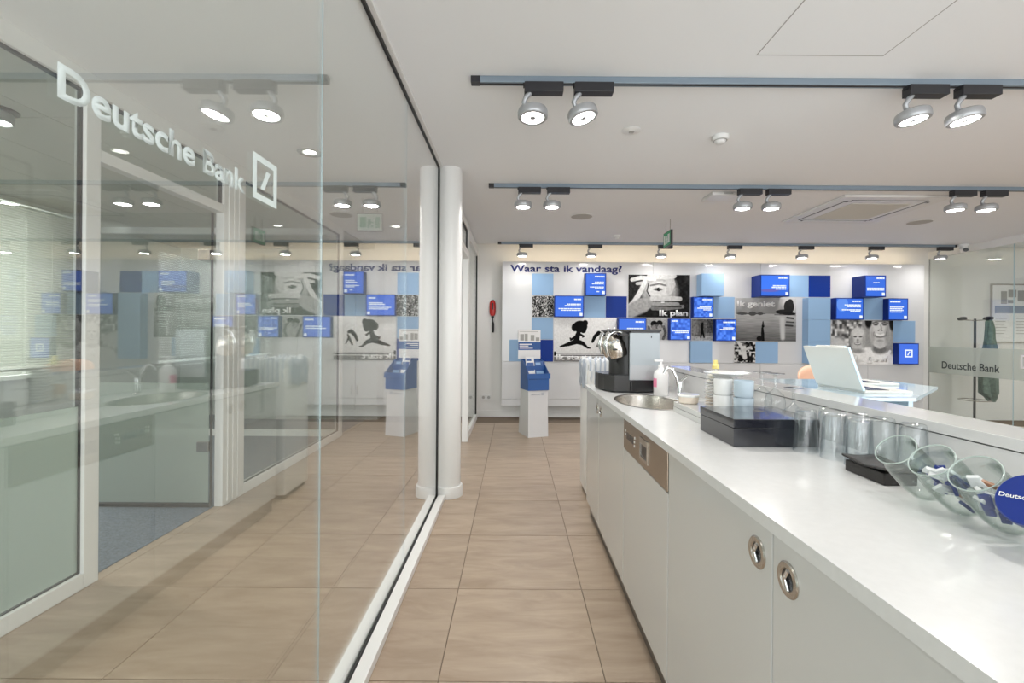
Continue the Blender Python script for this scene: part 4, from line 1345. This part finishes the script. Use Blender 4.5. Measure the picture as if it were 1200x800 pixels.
ch = tag(empty('shell_chair', (2.62, 3.95, 0)), 'chair with curved peach shell back behind the laptops', 'chair')
mb = MB()
g = []
for i in range(17):
    a = -1.15 + 2.3 * i / 16
    row = []
    for j in range(9):
        v = j / 8
        top = 1.0 - .09 * abs(a / 1.15) ** 2.2
        z = .50 + (top - .50) * v
        rr = .24 + .03 * v
        row.append(mb.bm.verts.new((2.62 + rr * math.sin(a), 3.98 - .0 + rr * math.cos(a) * .75 - .20, z)))
    g.append(row)
for i in range(16):
    for j in range(8):
        mb.bm.faces.new((g[i][j], g[i + 1][j], g[i + 1][j + 1], g[i][j + 1]))
bk = mb.build('backrest', 'peach', ch, smooth=True)
so = bk.modifiers.new('thick', 'SOLIDIFY'); so.thickness = .015; so.offset = 0
MB().cyl((2.62, 3.78, .44), (2.62, 3.78, .50), .24, .25, 36).build('seat', 'blue_fabric', ch, smooth=True)
for (sx, sy) in ((-1, -1), (1, -1), (1, 1), (-1, 1)):
    MB().tube([(2.62 + .14 * sx, 3.78 + .14 * sy, .44), (2.62 + .20 * sx, 3.78 + .20 * sy, 0.0)], [.013, .010], 10).build('leg', 'steel', ch, smooth=True)

# ================================================================== LEAFLET STAND
ls = tag(empty('leaflet_stand', (.25, 5.72, 0), math.radians(19)), 'white pedestal leaflet stand with blue tray and printed header', 'leaflet stand')
def frus(name, mat, b0, b1, z0, z1):
    mb = MB()
    P0 = [(b0[0], b0[2], z0), (b0[1], b0[2], z0), (b0[1], b0[3], z0), (b0[0], b0[3], z0)]
    P1 = [(b1[0], b1[2], z1), (b1[1], b1[2], z1), (b1[1], b1[3], z1), (b1[0], b1[3], z1)]
    a = [mb.bm.verts.new(p) for p in P0]; b = [mb.bm.verts.new(p) for p in P1]
    mb.bm.faces.new(a[::-1]); mb.bm.faces.new(b)
    for i in range(4):
        mb.bm.faces.new((a[i], a[(i + 1) % 4], b[(i + 1) % 4], b[i]))
    return mb.build(name, mat, ls, local=True)


pd = frus('pedestal', 'panel', (-.135, .125, -.15, .20), (-.125, .125, -.12, .14), 0, .56)
# blue tray: higher at the back than at the front
mb = MB()
mb.prism([(-.135, -.14, .56), (-.135, .14, .56), (-.135, .14, .93), (-.135, .02, .90), (-.135, -.14, .77)], (.008, 0, 0))
mb.prism([(.127, -.14, .56), (.127, .14, .56), (.127, .14, .93), (.127, .02, .90), (.127, -.14, .77)], (.008, 0, 0))
mb.box(-.127, .127, -.14, -.132, .56, .76)
mb.box(-.127, .127, -.012, -.004, .56, .85)
mb.box(-.127, .127, .132, .14, .56, .93)
mb.box(-.127, .127, -.132, .132, .56, .568)
mb.build('leaflet_tray', 'kiosk_blue', ls, local=True)
MB().box(-.150, .150, -.152, -.140, .70, .765, bev=.003).build('tray_lip', 'kiosk_blue', ls, local=True)
hc = MB().box(-.165, .135, .142, .148, .93, 1.295).build('header_card', 'letter_white', ls, local=True)
MB().box(-.165, .135, .1405, .142, 1.04, 1.14).build('header_band', 'kiosk_blue', hc, local=True)
mb = MB()
for (x0, x1, z0, z1) in ((-.15, .02, 1.105, 1.118), (-.15, -.03, 1.085, 1.096), (-.15, .03, 1.058, 1.066)):
    mb.box(x0, x1, .1395, .1405, z0, z1)
mb.build('header_lines', 'letter_white', hc, local=True)
mb = MB()
for (x0, x1, z0, z1) in ((-.14, -.09, 1.16, 1.24), (-.08, -.04, 1.155, 1.245), (.0, .05, 1.16, 1.23), (.07, .12, 1.155, 1.20), (-.15, .10, 1.27, 1.275)):
    mb.box(x0, x1, .1405, .142, z0, z1)
mb.build('header_picture', 'grey_plastic', hc, local=True)
text_obj('lettering', 'Deutsche Bank', 'letter_grey', pd, (-.09, -.1245, .505), (1, 0, 0), (0, 0, 1), width=.12, cap=.014, depth=.0008, local=True)
logo_mesh(MB(), (.045, -.1245, .500), (1, 0, 0), (0, 0, 1), .030, .0008).build('emblem', 'letter_grey', pd, local=True)
# leaflets standing in the tray
lv = [(-.055, -.075, .62, 1.00, 'letter_white', 'white-edged picture leaflet leaning at the front of the blue tray'), (.065, -.07, .62, .95, 'kiosk_blue', 'blue leaflet leaning at the front of the blue tray'),
      (-.06, .05, .70, 1.04, 'kiosk_blue', 'blue picture brochure standing at the back of the leaflet tray'), (.065, .05, .66, 1.02, 'letter_white', 'white brochure standing at the back of the leaflet tray')]
for k, (x, y, z0, z1, m_, lb) in enumerate(lv):
    ca, sa = math.cos(math.radians(19)), math.sin(math.radians(19))
    lf = tag(empty('leaflet', (.25 + x * ca - y * sa, 5.72 + x * sa + y * ca, .57), math.radians(19), lb, 'leaflet', 'leaflets in the stand'))
    rot = Matrix.Rotation(math.radians(-16), 4, 'X')
    MB().box(-.055, .055, -.003, .003, 0, z1 - .60).xform(rot).build('sheet', m_, lf, local=True)
    hh = z1 - .60
    mb = MB()
    mb.box(-.047, .02, -.0042, -.003, hh - .05, hh - .02)
    mb.box(-.047, .047, -.0042, -.003, hh - .17, hh - .07)
    mb.xform(rot).build('cover_picture', 'light_blue' if m_ == 'kiosk_blue' else 'kiosk_blue', lf, local=True)

# red handset and socket on the back wall
hs = tag(empty('wall_handset', (-.33, YB, 1.48)), 'red handset with hanging black strap on the back wall', 'handset')
MB().lathe([(0, 0), (.03, .012), (.042, .05), (.045, .13), (.042, .20), (.028, .235), (0, .245)], 24, Matrix.Translation((-.33, YB - .03, 1.50)) @ Matrix.Diagonal((1.05, .55, 1, 1))).build('body', 'red', hs, smooth=True)
box_obj('latch', 'black', (-.342, -.318, YB - .060, YB - .045, 1.60, 1.70), hs, .003)
box_obj('bracket', 'black', (-.350, -.310, YB - .02, YB, 1.48, 1.75), hs, .003)
MB().tube([(-.325, YB - .02, 1.50), (-.328, YB - .02, 1.44), (-.323, YB - .02, 1.40)], .008).build('cord', 'black', hs, smooth=True)
MB().lathe([(.012, 0), (.018, .03), (.018, .13), (.010, .16)], 12, Matrix.Translation((-.323, YB - .025, 1.26))).build('strap', 'black', hs, smooth=True)
sk2 = tag(empty('wall_socket', (-.42, YB, .25)), 'white double wall socket low on the back wall', 'socket')
box_obj('plate', 'white_plastic', (-.50, -.34, YB - .012, YB, .25, .33), sk2, .003)
for x in (-.46, -.38):
    MB().cyl((x, YB - .0135, .29), (x, YB - .012, .29), .022, seg=20).build('outlet', 'grey_plastic', sk2)

# ================================================================== CEILING FITTINGS
def make_lamp(energy):
    """track spot lamp: adapter box under the track, curved arm, round head with a bright disc; origin on the track"""
    L = empty('track_lamp', (0, 0, 0))
    MB().box(-.030, .160, -.027, .027, -.078, -.031, bev=.002).build('adapter', 'lamp_dark', L, local=True)
    MB().box(-.036, -.028, -.014, .014, -.045, -.030).build('adapter_clip', 'lamp_dark', L, local=True)
    MB().tube([(-.004, 0, -.074), (-.012, 0, -.086), (-.024, 0, -.100), (-.032, .004, -.118), (-.024, .008, -.136), (.0, .01, -.146)], [.013, .013, .012, .012, .012, .012], 10).build('arm', 'lamp_grey', L, smooth=True, local=True)
    hd = MB().lathe([(0, .022), (.060, .022), (.070, .016), (.0745, .004), (.0745, -.020), (.070, -.026), (.056, -.026), (.053, -.0215), (0, -.020)], 40).build('head', 'lamp_grey', L, smooth=True, local=True)
    MB().lathe([(.017, -.0220), (.053, -.0220)], 40).build('light_disc', 'led', hd, local=True)
    MB().lathe([(0, -.0262), (.016, -.0262), (.018, -.0215)], 24).build('centre_cap', 'lamp_grey', hd, local=True)
    l = bpy.data.lights.new('lamp_light', 'AREA')
    l.shape = 'DISK'
    l.size = .105
    l.energy = energy
    l.color = (1.0, .97, .93)
    lo = bpy.data.objects.new('lamp_light', l)
    COL.objects.link(lo)
    lo.parent = hd
    lo.location = (0, 0, -.0224)
    hd.location = (.012, .012, -.168)
    return L


proto = make_lamp(7.0)
wall_light = [c for c in bpy.data.objects if c.name.startswith('lamp_light')][0].data.copy()
wall_light.energy = 4.2
used = [False]


def lamp(x, y, label, tilt=(0, 0), flip=False, group='track lamps under the ceiling'):
    L = proto if not used[0] else copy_tree(proto)
    used[0] = True
    L.location = (x, y, CEIL)
    hd = [c for c in bpy.data.objects if c.parent == L and c.name.startswith('head')][0]
    hd.rotation_euler = (math.radians(tilt[0]), math.radians(tilt[1]), 0)
    tag(L, label, 'lamp', group)
    return L


def track(y, x0, x1, label, h=.032, w=.036):
    t = tag(empty('ceiling_track', ((x0 + x1) / 2, y, CEIL)), label, 'light track')
    box_obj('rail', 'alu', (x0 + .045, x1 - .045, y - w / 2, y + w / 2, CEIL - h, CEIL - .0005), t, .002)
    box_obj('rail_slot', 'black', (x0 + .045, x1 - .045, y - .006, y + .006, CEIL - h - .0008, CEIL - h), t)
    for x in (x0, x1 - .045):
        box_obj('end_cap', 'lamp_dark', (x, x + .045, y - w / 2 - .001, y + w / 2 + .001, CEIL - h - .001, CEIL - .0005), t, .002)
    return t


T0, T1, T2, T3 = 0.55, 2.27, 3.88, 6.33
track(T1, -.222, 5.6, 'grey ceiling light track nearest the camera')
track(T2, -.225, 5.9, 'grey ceiling light track across the middle of the hall')
track(T3, -.235, 6.05, 'grey ceiling light track along the display wall')
track(T0, -.222, 5.6, 'grey ceiling light track overhead behind the view', h=.032)
lamp(.070, T1, 'track lamp first from the black track end on the nearest track', (-4, 0))
lamp(.315, T1, 'track lamp second on the nearest track, tilted sideways', (-4, -14))
lamp(1.945, T1, 'track lamp first of the far pair on the nearest track', (-3, -6))
lamp(2.200, T1, 'track lamp last of the far pair on the nearest track', (-3, -6))
lamp(.052, T2, 'track lamp first from the black end of the middle track')
lamp(.295, T2, 'track lamp second from the black end of the middle track')
lamp(1.900, T2, 'track lamp first of the central pair on the middle track')
lamp(2.140, T2, 'track lamp second of the central pair on the middle track')
lamp(3.690, T2, 'track lamp first of the last pair on the middle track')
lamp(3.950, T2, 'track lamp last on the middle track near the air conditioner')
for k, (x, nm) in enumerate(zip((.085, 1.03, 1.99, 2.94, 3.92, 4.88, 5.82), ('above the leaflet stand', 'above the square screen beside the question lettering', 'above the hands photo board',
                                                                         'above the light blue block', 'above the lake photo board', 'above the highest end screen', 'beside the ceiling camera'))):
    L = lamp(x, T3, 'small single track lamp %s' % nm)
    for h_ in [c for c in bpy.data.objects if c.parent == L and c.name.startswith('head')]:
        for q_ in [c for c in bpy.data.objects if c.parent == h_ and c.type == 'LIGHT']:
            q_.data = wall_light
for x, nm in ((.75, 'over the foreground worktop'), (2.3, 'over the desk side of the bar'), (4.3, 'over the far side of the hall')):
    lamp(x, T0, 'overhead track lamp behind the view %s' % nm, group='track lamps behind the view')
lamp(3.85, T1, 'track lamp beyond the picture edge on the nearest track', group='track lamps behind the view')

# air conditioning cassette
ac = tag(empty('air_conditioner', (3.41, 4.59, CEIL)), 'square white ceiling air conditioner cassette with dark slots', 'air conditioner')
box_obj('fascia', 'white_plastic', (2.92, 3.90, 4.10, 5.08, CEIL - .022, CEIL - .0005), ac, .008)
box_obj('intake_grille', 'ceil_tile', (3.13, 3.69, 4.31, 4.87, CEIL - .026, CEIL - .022), ac, .002)
for (x0, x1, y0, y1) in ((3.06, 3.76, 4.20, 4.245), (3.06, 3.76, 4.935, 4.98), (3.015, 3.06, 4.245, 4.935), (3.76, 3.805, 4.245, 4.935)):
    s = box_obj('air_slot', 'black', (x0, x1, y0, y1, CEIL - .0235, CEIL - .022), ac)
    if x1 - x0 > y1 - y0:
        box_obj('louvre', 'white_plastic', (x0 + .02, x1 - .02, y0 + .010, y1 - .008, CEIL - .027, CEIL - .0235), s)
    else:
        box_obj('louvre', 'white_plastic', (x0 + .010, x1 - .008, y0 + .02, y1 - .02, CEIL - .027, CEIL - .0235), s)


def ceil_disc(name, x, y, prof, mat, label, cat):
    t = tag(empty(name, (x, y, CEIL)), label, cat)
    o = MB().lathe(prof, 32, Matrix.Translation((x, y, CEIL))).build('housing', mat, t, smooth=True)
    return t


sp = [(.125, -.0005), (.128, -.004), (.118, -.008), (0, -.011)]
for (x, y, lb) in ((.705, 4.92, 'round beige ceiling speaker near the glass side of the hall'), (4.42, 5.06, 'round beige ceiling speaker beside the air conditioner')):
    t = ceil_disc('ceiling_speaker', x, y, sp, 'white_plastic', lb, 'speaker')
    MB().lathe([(.112, -.0085), (0, -.0118)], 32, Matrix.Translation((x, y, CEIL))).build('grille', 'grille', t, smooth=True)
t = ceil_disc('motion_sensor', .71, 2.84, [(.058, -.0005), (.060, -.004), (.052, -.010), (0, -.012)], 'white_plastic', 'flat white round sensor on the ceiling by the nearest track', 'sensor')
box_obj('lens', 'grey_plastic', (.695, .725, 2.825, 2.855, CEIL - .016, CEIL - .0115), t, .002)
t = ceil_disc('smoke_detector', 1.29, 2.92, [(.050, -.0005), (.052, -.018), (.046, -.028), (.034, -.030), (.030, -.044), (.020, -.050), (0, -.051)], 'white_plastic', 'white stepped smoke detector on the ceiling beyond the nearest track', 'smoke detector')
MB().lathe([(.041, -.0295), (.041, -.031), (.036, -.0315)], 28, Matrix.Translation((1.29, 2.92, CEIL))).build('vent_ring', 'grey_plastic', t)
t = ceil_disc('smoke_detector', 1.29, 5.87, [(.050, -.0005), (.052, -.018), (.046, -.028), (.034, -.030), (.030, -.044), (.020, -.050), (0, -.051)], 'white_plastic', 'white smoke detector on the ceiling by the display wall track', 'smoke detector')
MB().lathe([(.041, -.0295), (.041, -.031), (.036, -.0315)], 28, Matrix.Translation((1.29, 5.87, CEIL))).build('vent_ring', 'grey_plastic', t)
ap = tag(empty('access_point', (1.86, 4.16, CEIL)), 'flat white access point box on the ceiling behind the middle track', 'access point')
box_obj('housing', 'white_plastic', (1.72, 2.00, 4.04, 4.28, CEIL - .032, CEIL - .0005), ap, .010)
box_obj('light_bar', 'grey_plastic', (1.82, 1.90, 4.035, 4.04, CEIL - .02, CEIL - .012), ap)
hatch = tag(empty('access_hatch', (1.36, 1.77, CEIL)), 'flush square access hatch outlined in the ceiling', 'hatch')
MB().ring_prism([(1.075, 1.42, CEIL - .001), (1.645, 1.42, CEIL - .001), (1.645, 2.075, CEIL - .001), (1.075, 2.075, CEIL - .001)],
                [(1.08, 1.425, CEIL - .001), (1.64, 1.425, CEIL - .001), (1.64, 2.07, CEIL - .001), (1.08, 2.07, CEIL - .001)], (0, 0, .0009)).build('gap', 'grey_plastic', hatch)
box_obj('hatch_panel', 'ceiling', (1.08, 1.64, 1.425, 2.07, CEIL - .0008, CEIL - .0001), hatch)

# dome camera
dc = tag(empty('ceiling_camera', (6.08, 6.28, CEIL)), 'white turret security camera at the end of the display wall track', 'camera')
MB().lathe([(.06, -.0005), (.06, -.03), (.05, -.04), (0, -.04)], 28, Matrix.Translation((6.08, 6.28, CEIL))).build('mount', 'white_plastic', dc, smooth=True)
MB().lathe([(0, .05), (.035, .038), (.05, 0), (.035, -.038), (0, -.05)], 28, Matrix.Translation((6.06, 6.25, CEIL - .075))).build('ball', 'white_plastic', dc, smooth=True)
MB().cyl((6.045, 6.21, CEIL - .085), (6.035, 6.19, CEIL - .090), .026, seg=20).build('lens', 'black_gloss', dc, smooth=True)


def exit_sign(x, y, z, along, label, face):
    """hanging exit sign; 'along' is the direction of its long side"""
    e = tag(empty('exit_sign', (x, y, z)), label, 'exit sign', 'hanging exit signs')
    a = Vector(along)
    nrm = Vector((a.y, -a.x, 0))
    L, H = .24, .165
    def slab(mb, u0, u1, v0, v1, d0, d1):
        c_ = [Vector((x, y, z)) + a * u + Vector((0, 0, v)) + nrm * d0 for u, v in ((u0, v0), (u1, v0), (u1, v1), (u0, v1))]
        return mb.prism(c_, nrm * (d1 - d0))
    slab(MB(), -L / 2, L / 2, 0, H, -.012, .012).build('frame', 'black_satin', e)
    slab(MB(), -L / 2 + .008, L / 2 - .008, .008, H - .008, .012, .0132).build('face', face, e)
    slab(MB(), -L / 2 + .008, L / 2 - .008, .008, H - .008, -.0132, -.012).build('face', face, e)
    pm = 'letter_white' if face == 'exit_green' else 'exit_green'
    for d0, d1 in ((.0132, .0142), (-.0142, -.0132)):
        mb = MB()
        slab(mb, -.09, -.03, .035, .13, d0, d1)
        slab(mb, .055, .095, .03, .13, d0, d1)
        slab(mb, -.012, .012, .06, .115, d0, d1)
        slab(mb, -.02, .035, .075, .088, d0, d1)
        slab(mb, .012, .035, .035, .06, d0, d1)
        slab(mb, -.02, .0, .03, .06, d0, d1)
        mb.build('pictogram', pm, e)
    for u in (-.07, .07):
        p = Vector((x, y, z + H)) + a * u
        MB().cyl(p, (p.x, p.y, CEIL), .0035, seg=8).build('rod', 'steel', e)
    return e


exit_sign(1.685, 5.10, 2.215, (0, 1, 0), 'hanging exit sign seen edge-on below the ceiling of the hall', 'exit_green')
exit_sign(-1.35, 4.30, 2.185, (1, 0, 0), 'hanging exit sign facing the camera behind the glass wall', 'exit_pale')


def downlight(x, y, label, e=9):
    d = tag(empty('downlight', (x, y, CEIL)), label, 'downlight', 'recessed chrome downlights')
    T = Matrix.Translation((x, y, CEIL))
    MB().lathe([(.070, -.0004), (.085, -.0004), (.086, -.004), (.080, -.007), (.070, -.003)], 36, T).build('ring', 'chrome', d, smooth=True)
    MB().lathe([(.071, -.002), (0, -.003)], 36, T).build('reflector', 'chrome', d, smooth=True)
    MB().lathe([(0, -.0035), (.040, -.0035), (.042, -.003)], 28, T).build('light_disc', 'led', d)
    l = bpy.data.lights.new('downlight_light', 'SPOT')
    l.energy = e
    l.spot_size = math.radians(140)
    l.spot_blend = .9
    l.shadow_soft_size = .05
    l.color = (1, .96, .90)
    lo = bpy.data.objects.new('downlight_light', l)
    COL.objects.link(lo)
    lo.parent = d
    lo.location = (0, 0, -.03)
    return d


downlight(-1.436, 3.23, 'chrome recessed downlight above the door end of the glazed corridor', 14)
downlight(-1.40, 5.45, 'chrome recessed downlight farthest along the glazed corridor', 14)
downlight(-1.42, 1.0, 'chrome recessed downlight overhead in the near corridor', 14)
downlight(7.4, 5.3, 'chrome downlight added to brighten the room behind the right glass screen', 75)  # unseen lamp, added because this room came out too dark
dm = tag(empty('ceiling_spot', (-2.93, 2.60, CEIL)), 'round grey ceiling spot lamp in the meeting room', 'lamp')
T = Matrix.Translation((-2.93, 2.60, CEIL - .008))
MB().lathe([(0, 0), (.10, 0), (.10, -.012), (0, -.012)], 36, T).build('base', 'lamp_dark', dm, smooth=True)
MB().lathe([(0, -.012), (.06, -.012), (.078, -.03), (.078, -.075), (.070, -.080), (.066, -.074), (0, -.074)], 36, T).build('head', 'lamp_grey', dm, smooth=True)
MB().lathe([(.018, -.0755), (.064, -.0755)], 36, T).build('light_disc', 'led', dm)
l = bpy.data.lights.new('spot_light', 'SPOT'); l.energy = 60; l.spot_size = 2.6; l.spot_blend = .9; l.shadow_soft_size = .06; l.color = (1, .96, .9)
lo = bpy.data.objects.new('spot_light', l); COL.objects.link(lo); lo.parent = dm; lo.location = (0, 0, -.11)

# ================================================================== BEHIND THE RIGHT GLASS SCREEN
cr = tag(empty('coat_rack', (6.47, 6.50, 0)), 'dark metal coat stand behind the right glass screen', 'coat stand')
cx, cy = 6.47, 6.50
MB().lathe([(0, .0), (.19, 0), (.19, .012), (.03, .02), (0, .02)], 32, Matrix.Translation((cx, cy, 0))).build('foot', 'rack', cr, smooth=True)
MB().cyl((cx, cy, .015), (cx, cy, 1.50), .014, seg=16).build('pole', 'rack', cr, smooth=True)
for a in (0, 90, 180, 270):
    dx, dy = math.cos(math.radians(a + 5)), math.sin(math.radians(a + 5))
    MB().tube([(cx, cy, 1.475), (cx + .10 * dx, cy + .10 * dy, 1.48), (cx + .17 * dx, cy + .17 * dy, 1.495)], .006).build('hook_arm', 'steel', cr, smooth=True)
    MB().lathe([(0, -.022), (.032, -.018), (.046, .002), (.034, .022), (0, .026)], 20, Matrix.Translation((cx + .185 * dx, cy + .185 * dy, 1.50))).build('hook_knob', 'rack', cr, smooth=True)
MB().lathe([(.17 + .006 * math.cos(t), .36 + .006 * math.sin(t)) for t in [2 * PI * k / 8 for k in range(9)]], 32, Matrix.Translation((cx, cy, 0))).build('umbrella_ring', 'steel', cr, smooth=True)
# green coat on one hook
mb = MB()
rings = []
NS = 28
for k, (z, rx, ry, ox) in enumerate(((1.50, .018, .018, 0), (1.46, .035, .035, .0), (1.36, .045, .045, .01), (1.22, .055, .05, .012), (1.05, .080, .065, .01), (.80, .095, .075, .0), (.60, .105, .08, .0), (.46, .10, .08, .01), (.40, .06, .06, .04), (.335, .035, .03, .05))):
    ring = []
    for i in range(NS):
        a = 2 * PI * i / NS
        f = 1 + .24 * math.sin(5 * a + z * 4) + .10 * math.sin(9 * a - z * 7)
        ring.append(mb.bm.verts.new((cx + .195 + ox + rx * f * math.cos(a), cy + .0 + ry * f * math.sin(a), z)))
    rings.append(ring)
for a, b in zip(rings, rings[1:]):
    for i in range(NS):
        mb.bm.faces.new((a[i], a[(i + 1) % NS], b[(i + 1) % NS], b[i]))
mb.bm.faces.new(rings[0]); mb.bm.faces.new(rings[-1][::-1])
co = tag(empty('hanging_coat', (cx + .195, cy, .33)), 'dark green coat hanging on the coat stand', 'coat')
mb.build('garment', 'coat', co, smooth=True)
MB().tube([(cx + .18, cy - .04, 1.36), (cx + .15, cy - .06, 1.15), (cx + .13, cy - .07, .92), (cx + .13, cy - .07, .74)], [.022, .034, .034, .028], 12).build('sleeve', 'coat', co, smooth=True)

ps = tag(empty('notice_board', (7.55, YB, 1.16)), 'framed white notice poster with blue band behind the right glass screen', 'poster')
box_obj('frame', 'steel', (7.11, 8.0, YB - .02, YB, 1.16, 2.04), ps, .003)
box_obj('sheet', 'letter_white', (7.13, 7.98, YB - .022, YB - .02, 1.18, 2.02), ps)
box_obj('blue_band', 'letter_grey', (7.16, 7.95, YB - .0235, YB - .022, 1.60, 1.71), ps)
mb = MB()
for (x0, x1, z0, z1) in ((7.25, 7.34, 1.74, 1.93), (7.36, 7.48, 1.84, 1.95), (7.35, 7.44, 1.75, 1.80), (7.50, 7.80, 1.78, 1.94)):
    mb.box(x0, x1, YB - .0232, YB - .022, z0, z1)
mb.build('pictures', 'grey_plastic', ps)
mb = MB()
for k in range(6):
    mb.box(7.17, 7.34 - .02 * (k % 3), YB - .0228, YB - .022, 1.52 - .045 * k, 1.528 - .045 * k)
    mb.box(7.48, 7.80, YB - .0228, YB - .022, 1.52 - .045 * k, 1.528 - .045 * k)
mb.build('text_lines', 'grey_plastic', ps)
